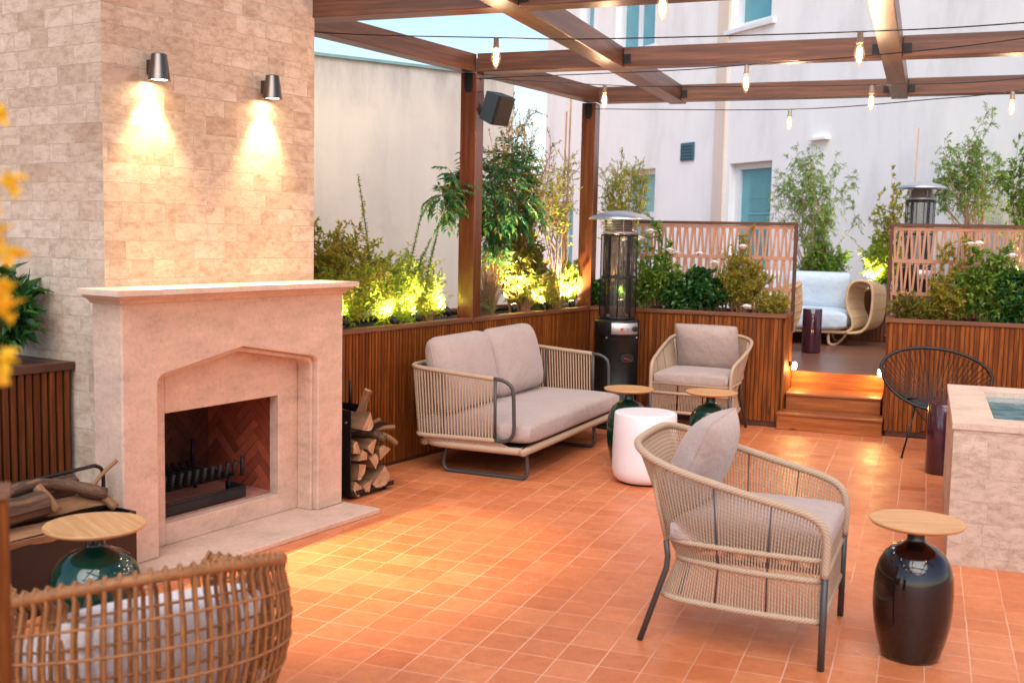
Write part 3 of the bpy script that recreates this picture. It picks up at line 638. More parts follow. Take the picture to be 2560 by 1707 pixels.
# local x runs left along the facade; outside is local +y
def wallholes(b,x0,x1,z0,z1,y0,y1,holes):
    xs=sorted({x0,x1}|{h[0] for h in holes}|{h[1] for h in holes}); zs=sorted({z0,z1}|{h[2] for h in holes}|{h[3] for h in holes})
    for i in range(len(xs)-1):
        for j in range(len(zs)-1):
            cx,cz=(xs[i]+xs[i+1])/2,(zs[j]+zs[j+1])/2
            if any(h[0]<cx<h[1] and h[2]<cz<h[3] for h in holes): continue
            b.poly([(xs[i],y1,zs[j]),(xs[i+1],y1,zs[j]),(xs[i+1],y1,zs[j+1]),(xs[i],y1,zs[j+1])][::-1],[(xs[i],zs[j]),(xs[i+1],zs[j]),(xs[i+1],zs[j+1]),(xs[i],zs[j+1])][::-1])
    for h in holes:
        for P in (((h[0],h[2]),(h[0],h[3])),((h[0],h[3]),(h[1],h[3])),((h[1],h[3]),(h[1],h[2])),((h[1],h[2]),(h[0],h[2]))):
            (a,c),(e_,g)=P; b.poly([(a,y1,c),(e_,y1,g),(e_,y0,g),(a,y0,c)],[(0,0),(1,0),(1,.2),(0,.2)])
wins=[(4.88,6.00,.95,2.86,'blind'),(5.06,6.12,5.04,6.9,'plain'),(8.52,10.0,5.13,7.1,'two'),(10.9,11.52,5.8,7.4,'plain'),(8.34,9.55,1.1,2.90,'bar'),(11.6,12.70,.9,2.36,'two')]
b=MB(); wallholes(b,-6,13.03,0,11,-.22,0,[w[:4] for w in wins]); b.poly([(13.03,0,0),(13.03,0,11),(13.03,-8,11),(13.03,-8,0)]); b.build('wall','plaster_white',fw)
for x0,x1,z0,z1,kind in wins:
    b=MB(); f=.10; b.box(x0,x0+f,-.20,-.12,z0,z1); b.box(x1-f*1.3,x1,-.20,-.12,z0,z1); b.box(x0+f,x1-f*1.3,-.20,-.12,z1-f,z1); b.box(x0+f,x1-f*1.3,-.20,-.12,z0,z0+f)
    if kind=='two': c=(x0+x1)/2; b.box(c-.05,c+.05,-.198,-.12,z0+f,z1-f)
    if kind=='bar': b.box(x0+f,x1-f*1.3,-.198,-.12,(z0+z1)/2-.0,(z0+z1)/2+.1)
    wo=b.build('window','white_frame',fw)
    b=MB(); b.box(x0+f,x1-f*1.3,-.185,-.17,z0+f,z1-f); b.build('pane','window_pane' if kind!='blind' else 'blind_teal',wo)
    if kind=='blind':
        b=MB(); zz=z0+f
        while zz<z1-f-.02: b.box(x0+f+.005,x1-f*1.3-.23,-.17,-.155,zz,zz+.022); zz+=.03
        for q in (2.55,2.28,2.02,1.76): b.box(x0+f+.005,x1-f*1.3-.23,-.16,-.148,q,q+.02)
        b.build('blind','blind_teal',wo)
    b=MB(); b.box(x0-.12,x1+.12,-.02,.06,z0-.07,z0-.003); b.build('window_sill','white_frame',fw)
b=MB(); b.box(6.13,6.42,.0,.05,.0,11); b.build('pilaster','plaster_pipe',fw)
b=MB(); b.box(3.55,3.94,.0,.10,3.09,3.125); b.build('ledge','plaster_white',fw)
b=MB(); b.box(7.06,7.47,.0,.03,2.98,3.29)
for i in range(5): b.box(7.08,7.45,.03,.045,3.01+i*.055,3.035+i*.055)
b.build('vent','vent_teal',fw)
# lower house glimpsed in the gap between the two
lh=empty('low_house',(-7.5,22,0),0,'low white house glimpsed in the gap between the two buildings','building')
b=MB(); b.box(-9.6,-4.0,26,31,0,3.2,Matrix.Translation((-1.0,0,0))); b.build('wall','plaster_white',lh,(-7.5,22,0))
# ================================================================== FURNITURE
def cushion(b,w,d,h,M,n=2.6,e=.5,nx=22,ny=22,sag=0,ear=.10):
    # pillow lying in the local xy plane, thickness along z, pinched rim
    base=len(b.v)
    def prof(u,v): return max(0,(1-abs(u)**n)*(1-abs(v)**n))**e
    def P(i,j,s):
        u=-1+2*i/nx; v=-1+2*j/ny
        u=sin(u*PI/2); v=sin(v*PI/2)
        k=1-.05*(abs(u)**2*0+ (1-abs(v))*0)
        x=u*w/2*(1-.03*(1-abs(v)**4)*abs(u)**6-ear*abs(u)**8*abs(v)**8); y=v*d/2*(1-.03*(1-abs(u)**4)*abs(v)**6-ear*abs(u)**8*abs(v)**8)
        z=s*h/2*prof(u,v)+ sag*(u*u-.5)
        z+= .006*sin(9*x+3*y+s)*prof(u,v)
        return tuple(M@Vector((x,y,z)))
    for s in (1,-1):
        b0=len(b.v)
        for j in range(ny+1):
            for i in range(nx+1): b.v.append(P(i,j,s))
        for j in range(ny):
            for i in range(nx):
                q=[b0+j*(nx+1)+i,b0+j*(nx+1)+i+1,b0+(j+1)*(nx+1)+i+1,b0+(j+1)*(nx+1)+i]
                b.face(q if s>0 else q[::-1],None,True)
    # piping round the rim
    rim=[P(i,0,1) for i in range(nx+1)]+[P(nx,j,1) for j in range(1,ny+1)]+[P(i,ny,1) for i in range(nx-1,-1,-1)]+[P(0,j,1) for j in range(ny-1,0,-1)]
    return rim
def slab_cushion(b,w,d,h,M,r=.045):
    # boxy seat cushion with soft edges and a slightly crowned top
    nx=ny=20
    def P(i,j,s):
        u=-1+2*i/nx; v=-1+2*j/ny; u=sin(u*PI/2); v=sin(v*PI/2)
        e=((1-abs(u)**9)*(1-abs(v)**9)); z=s*h/2*(.45+.55*max(0,e)**.5)+ (s>0)*.012*(1-u*u)*(1-v*v)
        ex=1-.02*(1-max(0,e)**.5)
        return tuple(M@Vector((u*w/2,v*d/2,z)))
    for s in (1,-1):
        b0=len(b.v)
        for j in range(ny+1):
            for i in range(nx+1): b.v.append(P(i,j,s))
        for j in range(ny):
            for i in range(nx):
                q=[b0+j*(nx+1)+i,b0+j*(nx+1)+i+1,b0+(j+1)*(nx+1)+i+1,b0+(j+1)*(nx+1)+i]; b.face(q if s>0 else q[::-1],None,True)
    def side(idx):
        for k in range(len(idx)-1):
            (i0,j0),(i1,j1)=idx[k],idx[k+1]; b.poly([P(i0,j0,-1),P(i1,j1,-1),P(i1,j1,1),P(i0,j0,1)],None,True)
    side([(i,0) for i in range(nx+1)]); side([(nx,j) for j in range(ny+1)]); side([(i,ny) for i in range(nx,-1,-1)]); side([(0,j) for j in range(ny,-1,-1)])
def TRS(loc,rx=0,ry=0,rz=0):
    return Matrix.Translation(loc)@Matrix.Rotation(rz,4,'Z')@Matrix.Rotation(ry,4,'Y')@Matrix.Rotation(rx,4,'X')

# ---- rope armchair (local: +y is the front)
def rope_armchair(loc,rz,label,ys=1.0):
    e=empty('rope_armchair',loc,rz,label,'armchair','rope armchairs')
    def Y(pts): return [(p[0],p[1]*ys,p[2]) for p in pts]
    xf=.335
    half=[(xf,.70,.355),(xf,.70,.50),(xf+.004,.668,.565),(xf+.012,.59,.600),(xf+.022,.45,.632),(xf+.030,.30,.668),(xf+.030,.14,.708),(xf+.010,.02,.748),(.26,-.055,.775),(.13,-.075,.785)]
    rim=spline(Y(half+[(-p[0],p[1],p[2]) for p in half[::-1]]),7)
    b=MB(); b.tube(rim,.0155,10); b.build('arm_rim','rope',e)
    def ring(xfr,yf,xb,yb,z,r,rc=.09):
        pts=[(xfr,yf,z)]
        pts=spline(Y([(xfr,yf,z),(xfr*.995+xb*.005,yf*.6,z),(xb+.012,yb+.10,z),(xb-.03,yb+.015,z),(xb-.09,yb,z),(0,yb-.006,z),(-xb+.09,yb,z),(-xb+.03,yb+.015,z),(-xb-.012,yb+.10,z),(-xfr,yf*.6,z),(-xfr,yf,z)]),5)
        return pts
    seat=ring(.325,.685,.290,.075,.415,.012); r2=ring(.318,.690,.262,.110,.335,.01); r3=ring(.325,.690,.285,.060,.180,.012)
    for rr,rad in ((seat,.012),(r2,.013),(r3,.013)):
        b=MB(); b.tube([tuple(p) for p in rr],rad,8,closed=True); b.build('seat_ring','rope',e)
    # cords, wound over all the rings
    n=150; cy=.36*ys; B=resample(seat,n)
    def byaz(curve):
        az=lambda p: math.atan2(p[0],-(p[1]-cy))
        pts=sorted([(az(p),p) for p in curve],key=lambda q:q[0]); out=[]
        for q in B:
            t=az(q); k=0
            while k<len(pts)-2 and pts[k+1][0]<t: k+=1
            (a0_,p0_),(a1_,p1_)=pts[k],pts[k+1]; u=min(1,max(0,(t-a0_)/max(a1_-a0_,1e-6))); out.append(p0_.lerp(p1_,u))
        return out
    A=byaz([p for p in rim if p.z>.54]); C2=byaz(r2); C3=byaz(r3)
    b=MB()
    for i in range(n):
        if i in (17,34,115,132): continue
        a,c,d,g=A[i],B[i],C2[i],C3[i]
        b.tube([a,a.lerp(c,.5)+Vector((0,0,0)),c,c.lerp(d,.5)*1.0+Vector((0,0,0)),d,d.lerp(g,.5),g],.0037,5,caps=False)
    # front apron below the seat
    F2=[Vector((-.318+.636*k/51,.69*ys,.335)) for k in range(52)]; F3=[Vector((-.325+.65*k/51,.69*ys,.180)) for k in range(52)]
    for k in range(52):
        if k in (17,34): continue
        b.tube([F2[k]+Vector((0,0,.075)),F2[k],F3[k]],.0037,5,caps=False)
    b.build('rope_weave','rope',e)
    for i in (17,34,115,132): b=MB(); b.tube([A[i],B[i],C2[i],C3[i]],.0035,6); b.build('frame_bar','metal_dark',e)
    for s in (-1,1):
        b=MB(); b.tube(Y([(s*xf,.70,0),(s*xf,.70,.36)]),.0135,10); b.build('leg','metal_dark',e)
        b=MB(); b.tube(Y([(s*.325,-.005,0),(s*.285,.085,.30),(s*.283,.088,.345),(s*.287,.08,.41)]),.012,10); b.build('leg','metal_dark',e)
        b=MB(); b.tube(Y([(s*.287,.08,.41),(s*.300,.04,.58),(s*.325,.03,.735)]),.009,8); b.build('back_upright','rope',e)
    b=MB(); slab_cushion(b,.62,.60*ys,.115,TRS((0,.40*ys,.458))); b.build('seat_cushion','cushion_taupe',e,mods=weld)
    b=MB(); M=TRS((0,.150*ys,.685),rx=R(90-22)); rim_=cushion(b,.55,.43,.20,M,2.8,.6,ear=.045); p=b.build('back_cushion','cushion_taupe',e,mods=weld)
    b=MB(); b.tube(rim_,.0035,6,closed=True); b.build('piping','cushion_taupe',p)
    return e
th=math.atan2(-.04,.698)   # local +y points along +X
rope_armchair((-.98,4.49,0),R(-90)+th*0+R(-2),'beige rope armchair with a leaning taupe cushion, back to us on the open floor')
rope_armchair((-1.705,9.43,0),R(175.5),'beige rope armchair facing us against the slatted planter left of the steps',.90)

# ---- rope sofa (local x front, y along)
sf=empty('rope_sofa',(-2.372,6.589,0),R(-3.6),'two seat beige rope sofa with plump taupe cushions on dark sled legs','sofa')
b=MB(); base=spline([(.0,.10,.205),(-.02,.02,.205),(-.07,-.02,.205),(-.60,-.02,.205),(-.72,.04,.205),(-.76,.14,.205),(-.76,1.70,.205),(-.72,1.82,.205),(-.60,1.86,.205),(-.07,1.86,.205),(-.02,1.82,.205),(0,1.74,.205)],6,True)
b.tube(base,.025,10,closed=True); b.build('base_frame','rope',sf)
def armpanel(y,sg):
    # U-shaped top and bottom rails running round to the back
    ya=y
    top=spline([(-.215,ya,.672),(-.50,ya-sg*.0,.690),(-.74,ya,.708),(-.815,ya-sg*.02,.715),(-.845,ya-sg*.075,.718),(-.85,ya-sg*.20,.718)],7)
    bot=spline([(-.20,ya,.268),(-.50,ya,.262),(-.72,ya,.258),(-.775,ya-sg*.02,.258),(-.80,ya-sg*.075,.258),(-.805,ya-sg*.20,.258)],7)
    bs=spline([(-.06,ya+sg*-.03,.21),(-.35,ya-sg*.02,.205),(-.62,ya-sg*.02,.205),(-.70,ya-sg*.05,.205),(-.745,ya-sg*.11,.205),(-.76,ya-sg*.22,.205)],7)
    for q_ in (top,bot): b=MB(); b.tube(q_,.0155,10); b.build('arm_rail','rope',sf)
    n=35; A=resample(top,n); B=resample(bot,n); C2=resample(bs,n); b=MB()
    for i in range(n):
        b.tube([A[i],A[i].lerp(B[i],.5),B[i],C2[min(n-1,i+1)]],.0060,6,caps=False)
        if i<n-1 and i%1==0: pass
    b.build('rope_weave','rope',sf)
    b=MB(); loop=spline([(-.21,ya,.672),(-.15,ya,.665),(-.095,ya,.635),(-.075,ya,.585),(-.068,ya,.45),(-.066,ya,.345),(-.085,ya,.295),(-.13,ya,.270),(-.205,ya,.268)],6)
    b.tube(loop,.0125,10); b.tube([(-.205,ya,.672),(-.20,ya,.268)],.011,8); b.tube([(-.60,ya-sg*.02,.69),(-.60,ya-sg*.02,.26)],.009,8); b.build('arm_loop','metal_dark',sf)
armpanel(-.045,-1); armpanel(1.80,1)
b=MB(); top=[(-.85,.15,.718),(-.85,1.6,.718)]; b.tube(top,.016,10); b.tube([(-.805,.15,.258),(-.805,1.6,.258)],.015,8)
b.build('back_rail','rope',sf)
b=MB()
for i in range(60):
    y=.17+i*.0243; b.tube([(-.85,y,.718),(-.805,y,.258),(-.76,y,.205)],.0062,5,caps=False)
b.build('rope_weave','rope',sf)
for y in (.06,1.34):
    b=MB(); b.tube(spline([(-.02,y,.19),(-.012,y,.10),(-.010,y,.05),(-.03,y,.02),(-.08,y,.013),(-.30,y,.012),(-.55,y,.013),(-.61,y,.022),(-.63,y,.06),(-.62,y,.12),(-.60,y,.19)],6),.0135,10)
    b.build('sled_leg','metal_dark',sf)
b=MB(); b.box(-.74,-.05,.02,1.80,.200,.222); b.build('seat_base','metal_dark',sf)
b=MB(); slab_cushion(b,.80,1.80,.165,TRS((-.375,.90,.312))); b.build('seat_cushion','cushion_taupe',sf,mods=weld)
for y,w in ((.385,.82),(1.215,.84)):
    b=MB(); M=TRS((-.655,y,.655),rx=R(90),rz=R(90))@Matrix.Rotation(R(-14),4,'X'); rim_=cushion(b,w,.53,.27,M,3.6,.50); p=b.build('back_cushion','cushion_taupe',sf,mods=weld)
    b=MB(); b.tube(rim_,.004,6,closed=True); b.build('piping','cushion_taupe',p)

# ---- vase tables
def vase_table(loc,label,mat,rz=0,group='vase shaped side tables',s=1.0,wide=1.0):
    e=empty('side_table',loc,rz,label,'side table',group)
    P=[(0,.004),(.105,.004),(.112,.012),(.116,.03),(.128,.07),(.141,.13),(.148,.20),(.1485,.27),(.144,.33),(.132,.375),(.110,.412),(.080,.437),(.052,.449),(.038,.457),(.034,.467),(.033,.50),(.036,.512),(.06,.519)]
    b=MB(); b.lathe([(r*wide if z<.45 else r,z) for r,z in P],56); b.build('vase_base',mat,e)
    b=MB(); b.lathe([(0,.519),(.150,.519),(.170,.526),(.1765,.534),(.1765,.537),(.174,.540)],64); b.disc(.1742,.540,64); b.build('table_top','table_wood',e)
    b=MB(); b.lathe([(.098,.0),(.100,.006),(0,.006)],40); b.build('foot_ring','rubber',e)
    return e
vase_table((.018,4.43,0),'dark brown glazed vase side table with round wooden top, alone at the right','vase_brown',R(20))
vase_table((-2.745,3.075,0),'green glazed vase side table with wooden top in front of the fireplace','vase_green',R(-30),wide=1.12)
vase_table((-1.93,7.50,0),'green glazed vase side table left of the white stool','vase_green',R(50))
vase_table((-1.37,7.62,0),'green glazed vase side table to the right behind the white stool','vase_green',R(10))
# ---- white stool
e=empty('stool',(-1.675,6.97,0),0,'white rounded drum stool between the two green side tables','stool')
b=MB(); b.lathe([(.0,.010),(.150,.010),(.180,.020),(.200,.045),(.211,.085),(.213,.14),(.210,.30),(.204,.456),(.200,.463),(.192,.4665),(.17,.467),(0,.467)],64); b.build('stool_body','white_plastic',e)
b=MB(); b.lathe([(.0,.0),(.155,.0),(.155,.012),(0,.012)],48); b.build('foot_ring','rubber',e)
# ---- drums
def drum(loc,r,h,label,mat):
    e=empty('drum_table',loc,0,label,'side table','dark cylindrical side tables')
    b=MB(); b.lathe([(0,.003),(r-.006,.003),(r,.010),(r,h-.008),(r-.006,h)],48); b.build('drum_body',mat,e)
    b=MB(); b.disc(r-.006,h,48); b.lathe([(r-.006,h),(r-.004,h+.001)],48); b.build('top_disc',mat,e); return e
drum((.165,8.17,0),.105,.495,'glossy purple brown drum side table beside the stone counter','drum_purple')
drum((-1.10,11.90,.433),.10,.465,'dark drum side table on the raised deck before the rattan sofa','drum_purple')

# ---- patio heater
def heater(loc,label,rz=0):
    e=empty('patio_heater',loc,rz,label,'patio heater','round patio heaters')
    b=MB(); b.lathe([(0,.02),(.195,.02),(.20,.03),(.20,.055),(.186,.06),(.186,.745),(.190,.75),(.190,.775)],56); b.build('tank_housing','metal_black',e)
    b=MB(); b.lathe([(.186,.765),(.190,.768),(.190,.905),(.186,.912),(.17,.915),(.0,.915)],56); b.build('control_housing','metal_black',e)
    b=MB(); b.lathe([(.1915,.800),(.1935,.802),(.1935,.892),(.1915,.894)],24,a0=R(-88),a1=R(-12)); p=b.build('control_panel','steel',e)
    def on(a,z,r=.194): return Vector((r*cos(R(a)),r*sin(R(a)),z))
    a=-62; q=on(a,.845); d=Vector((cos(R(a)),sin(R(a)),0)); b=MB(); b.tube([q,q+d*.012],.011,14); b.build('ignition_button','knob_red',p)
    a=-27; q=on(a,.845); d=Vector((cos(R(a)),sin(R(a)),0)); b=MB(); b.tube([q,q+d*.022],.021,18); b.box(-.005,.005,-.019,.019,-.002,.010,Matrix.Translation(q+d*.022)@d.to_track_quat('Z','Y').to_matrix().to_4x4()); b.build('control_knob','plastic_black',p)
    a=-46; q=on(a,.845); d=Vector((cos(R(a)),sin(R(a)),0)); b=MB(); b.tube([q,q+d*.004],.004,8); b.build('indicator','plastic_black',p)
    b=MB()
    for a in (-100,-15,70,160): q=on(a,.770,.186); b.tube([q,q+Vector((cos(R(a)),sin(R(a)),0))*.012],.007,8)
    b.build('bolt','steel',e)
    # oval hand hole
    a=-46; Mo=Matrix.Translation((.1865*cos(R(a)),.1865*sin(R(a)),.60))@Matrix.Rotation(R(a+90),4,'Z')
    b=MB(); pts=[(Mo@Vector((.055*(abs(cos(t))**.7)*(1 if cos(t)>0 else -1),-.003-.0*0,.030*(abs(sin(t))**.7)*(1 if sin(t)>0 else -1)))) for t in [2*PI*k/32 for k in range(32)]]
    b.tube(pts,.005,8,closed=True); b.build('hand_hole_rim','plastic_black',e)
    b=MB(); b.poly([Mo@Vector((p[0],p[1],p[2])) for p in [(.052*cos(t),-.0035,.028*sin(t)) for t in [2*PI*k/28 for k in range(28)]]]); b.build('hand_hole','rubber',e)
    b=MB(); b.tube([Mo@Vector((-.03,-.006,.002)),Mo@Vector((0,-.008,-.008)),Mo@Vector((.035,-.006,-.018))],.004,6); b.build('gas_hose','knob_red',e)
    # glass tube, guard bars, rings
    b=MB(); b.lathe([(.098,.93),(.098,1.63)],40); b.build('glass_tube','glass_clear',e)
    b=MB()
    for k in range(10):
        aa=2*PI*k/10+.2; pts=[]
        for i in range(24): pts.append((.086*cos(aa+.02*i),.086*sin(aa+.02*i),1.10+i*.022))
    for z in (.93,1.27,1.62): b=MB(); b.lathe([(.150,z-.008),(.153,z-.008),(.153,z+.008),(.150,z+.008),(.150,z-.008)],40); b.build('guard_ring','metal_black',e)
    b=MB()
    for k in range(8): aa=2*PI*k/8+.25; b.tube([(.151*cos(aa),.151*sin(aa),.92),(.151*cos(aa),.151*sin(aa),1.63)],.0045,6)
    b.build('guard_bar','metal_black',e)
    b=MB(); b.lathe([(.146,.925),(.146,1.62)],48); b.build('mesh_screen','mesh_screen',e)
    b=MB()
    for k in range(4):
        aa=PI/4+PI/2*k; pts=[(.06*cos(aa)+.003*cos(i*2.1),.06*sin(aa)+.003*sin(i*2.1),.98+.012*i) for i in range(50)]
        b.tube(pts,.0018,4)
    b.build('burner_chain','steel',e)
    b=MB(); b.lathe([(.0,1.635),(.148,1.635),(.148,1.645),(.105,1.655),(.105,1.75),(0,1.75)],40); b.build('burner_head','steel',e)
    b=MB()
    for z in (1.655,1.678,1.701,1.724): b.lathe([(.118,z),(.142,z-.003),(.142,z),(.118,z+.004)],40)
    b.build('louvre','steel',e)
    b=MB()
    for k in range(4): aa=2*PI*k/4+.5; b.tube([(.13*cos(aa),.13*sin(aa),1.64),(.13*cos(aa),.13*sin(aa),1.77)],.004,6)
    b.build('cap_support','steel',e)
    b=MB(); b.lathe([(.262,1.752),(.264,1.758),(.245,1.774),(.19,1.795),(.12,1.815),(.06,1.826),(0,1.829)],56); b.lathe([(.262,1.752),(.19,1.785),(.10,1.808),(0,1.815)],56)
    b.build('reflector_cap','steel_dull',e)
    b=MB(); b.lathe([(0,0),(.215,0),(.22,.006),(.22,.02),(.20,.028),(0,.028)],56); b.build('base_plate','metal_black',e)
    return e
h1=heater((-2.43,8.97,0),'tall round patio heater with silver cap standing in the corner by the sofa',R(0))
h2=heater((-.095,12.5,.433),'patio heater on the raised deck seen behind the right lattice screen')

# ---- speaker
sp=empty('loudspeaker',(-3.19,7.70,2.56),0,'dark grey loudspeaker tilted down on the nearer pergola post','loudspeaker'); SP=(-3.19,7.70,2.56)
b=MB(); b.lathe([(0,0),(.028,0),(.03,.006),(.02,.012),(0,.014)],20); 
for i,v in enumerate(b.v): b.v[i]=(-3.190+v[2],7.695+v[0]*.7,2.535+v[1]*1.5)
b.build('wall_plate','plastic_black',sp,SP)
b=MB(); b.tube([(-3.18,7.695,2.535),(-3.13,7.66,2.53)],.011,10); b.tube([(-3.135,7.66,2.515),(-3.125,7.655,2.545)],.018,12); b.build('mount_arm','plastic_black',sp,SP)
Ms=TRS((-3.015,7.60,2.525))@Matrix.Rotation(R(-24),4,'Z')@Matrix.Rotation(R(21),4,'Y')
b=MB(); b.prism([(-.085,-.105),(-.085,.105),(.050,.112),(.050,-.112)],1,-.075,.075)
b.v=[tuple(Ms@Vector(v)) for v in b.v]; b.build('cabinet','speaker_grey',sp,SP,bevel(.006,2))
b=MB(); b.prism([(.051,-.110),(.051,.110),(.082,.104),(.082,-.104)],1,-.073,.073); b.v=[tuple(Ms@Vector(v)) for v in b.v]; b.build('grille','speaker_grille',sp,SP,bevel(.004,2))
b=MB(); b.tube(spline([(-3.19,7.64,2.655),(-3.155,7.63,2.655),(-3.135,7.62,2.64),(-3.125,7.61,2.60),(-3.105,7.61,2.60),(-3.085,7.60,2.62)],5),.0028,6); b.build('cable','cord_black',sp,SP)

# ---- string lights
BULB=[0]
def bulb(parent,x,y,z,en=4.9,lit=True):
    b=MB(); b.lathe([(0,.0),(.012,-.001),(.0145,-.006),(.0150,-.045),(.018,-.048),(.018,-.058),(0,-.058)],16,(x,y,z)); s_=b.build('bulb_socket','socket',parent)
    b=MB(); b.lathe([(.0135,-.058),(.015,-.066),(.022,-.084),(.0265,-.104),(.0265,-.118),(.020,-.140),(.011,-.162),(.004,-.172),(0,-.174)],20,(x,y,z)); g=b.build('bulb','bulb_glass',parent); g.visible_shadow=True
    b=MB(); b.lathe([(0,-.070),(.009,-.076),(.0135,-.100),(.0130,-.125),(.006,-.148),(0,-.156)],12,(x,y,z)); b.build('filament','filament',g)
    light_point('bulb_light',(x,y,z-.19),en if y+parent.location.y>4 else en*.3,(1,.60,.36),.03,parent)
def string(pts,bulbs,label,r=.0035,dz=0):
    e=empty('string_light',(0,0,0),0,label,'string light','string lights hung across the pergola')
    P=spline(pts,10); e.location=P[0]; 
    b=MB(); b.tube(P,r,6); b.build('cord','cord_black',e,P[0])
    g=bpy.data.objects
    n0=set(o.name for o in bpy.data.objects)
    for (x,y,z) in bulbs: bulb(e,x-P[0].x,y-P[0].y,z-P[0].z)
    return e
string([(-4.25,5.8,2.90),(-3.43,5.8,2.775),(-2.315,5.8,2.697),(-1.713,5.8,2.665),(-.369,5.8,2.642),(.369,5.8,2.651),(1.2,5.8,2.70),(2.4,5.8,2.80)],[(-2.315,5.8,2.697),(-.369,5.8,2.642),(1.1,5.8,2.69)],'string light of two visible bulbs stretched level across the top of the view')
string([(-3.19,7.69,2.755),(-3.122,7.62,2.753),(-1.683,7.2,2.697),(-1.113,7.0,2.686),(-.313,6.7,2.671),(.406,6.3,2.663),(1.6,5.7,2.72)],[(-1.113,7.0,2.686),(.95,6.05,2.68)],'string light with one bulb rising from the nearer post to the right')
string([(-3.19,7.70,2.752),(-3.122,7.63,2.750),(-2.229,7.7,2.688),(-1.796,7.7,2.665),(-.39,7.5,2.609),(.484,7.3,2.598),(1.8,7.0,2.72)],[(-2.229,7.7,2.688),(-.39,7.5,2.609),(1.2,7.15,2.65)],'string light with two bulbs sagging below the second cross beam')
string([(-2.845,9.60,2.74),(-2.821,9.5,2.735),(-1.066,8.9,2.627),(.026,8.5,2.635),(.486,8.3,2.648),(1.9,7.8,2.75)],[(-1.066,8.9,2.627),(.486,8.3,2.648),(1.5,7.95,2.72)],'lowest string light, running from the farther post below the beams')
string([(-3.0,4.7,2.78),(-1.9,4.7,2.70),(-1.114,4.7,2.685),(0,4.75,2.70),(1.4,4.8,2.76),(2.4,4.9,2.82)],[(-1.114,4.7,2.690),(.35,4.76,2.71),(1.6,4.82,2.78)],'nearest string light, its bulb cut by the top edge')
for k,y in enumerate((3.6,2.3,1.0,-.2)):
    string([(-2.4,y,2.80),(-.6,y+.1,2.72),(1.2,y,2.74),(2.6,y,2.82)],[(-1.7,y+.03,2.765),(-.2,y+.1,2.718),(1.3,y,2.745)],('string light over the terrace just in front of the viewpoint','string light strung overhead past the rattan chairs','string light strung above the viewpoint','string light strung behind the viewpoint')[k])

# ---- acapulco chair
ac=empty('string_chair',(.12,8.62,0),0,'black round string chair with thin rod legs in front of the right planter','chair')
C0=Vector((.11,8.86,.595)); hx=.40
rimp=[]
for k in range(48):
    t=2*PI*k/48; x=hx*cos(t); s=sin(t)
    z=.215*s+ .012*cos(2*t); y=(.17*s)
    rimp.append(C0+Vector((x*(1.0 if s>0 else .97),y,z-.03*cos(t))))
b=MB(); b.tube(rimp,.0125,8,closed=True); b.build('rim','metal_black',ac,(.12,8.62,0))
hub=Vector((.095,8.83,.36)); b=MB(); n=54
R1=resample(rimp,n,True)
for i,p in enumerate(R1):
    t=i/n*2*PI; h=hub+Vector((.05*cos(t),.03*sin(t),.0)); mid=p.lerp(h,.55)+Vector((0,.10,-.03))
    b.tube([p,p.lerp(mid,.5)+Vector((0,.03,-.005)),mid,h],.0036,5,caps=False)
b.build('cord_web','plastic_black',ac,(.12,8.62,0))
b=MB(); b.lathe([(.040,-.006),(.055,-.006),(.055,.006),(.040,.006)],20,tuple(hub)); b.build('hub_ring','metal_black',ac,(.12,8.62,0))
for fx,fy,tx,ty,tz in ((-.10,8.62,-.02,8.76,.39),(.34,8.60,.22,8.74,.39),(.12,9.22,.11,8.98,.42)):
    b=MB(); b.tube([(fx,fy,.004),(tx,ty,tz)],.0075,8); b.lathe([(0,0),(.014,0),(.014,.006),(0,.006)],12,(fx,fy,0)); b.build('leg','metal_black',ac,(.12,8.62,0))
b=MB(); tr=[(-.068,8.675,.155),(.305,8.66,.155),(.117,9.14,.155)]
for i in range(3): b.tube([tr[i],tr[(i+1)%3]],.006,6)
b.tube([(-.085,8.74,.43),(.10,8.80,.22),(.28,8.73,.43)],.0085,8); b.tube([(-.085,8.74,.43),(-.02,8.70,.45)],.0085,8); b.build('leg_brace','metal_black',ac,(.12,8.62,0))

# ---- stone counter with water basin
ct=empty('stone_counter',(1.2,6.6,0),0,'travertine counter with a sunken water basin in its top','counter'); CT=(1.2,6.6,0)
X0,X1,Y0,Y1,ZC=.162,2.4,5.80,7.41,.722
b=MB(); b.box(X0+.008,X1,Y0+.008,Y1-.008,0,ZC-.032); b.build('counter_body','counter_brick',ct,CT)
bx0,by0,by1=.362,6.035,7.15
b=MB()
for q in ((X0,X1,Y0,by0),(X0,X1,by1,Y1),(X0,bx0,by0,by1),(2.2,X1,by0,by1)): b.box(*q,ZC-.031,ZC)
b.build('counter_top','travertine_top',ct,CT)

b=MB(); b.poly([(bx0,by1,ZC-.0305),(2.2,by1,ZC-.0305),(2.2,by0,ZC-.0305),(bx0,by0,ZC-.0305)][::-1]); wb=b.build('basin_water','water',ct,CT)
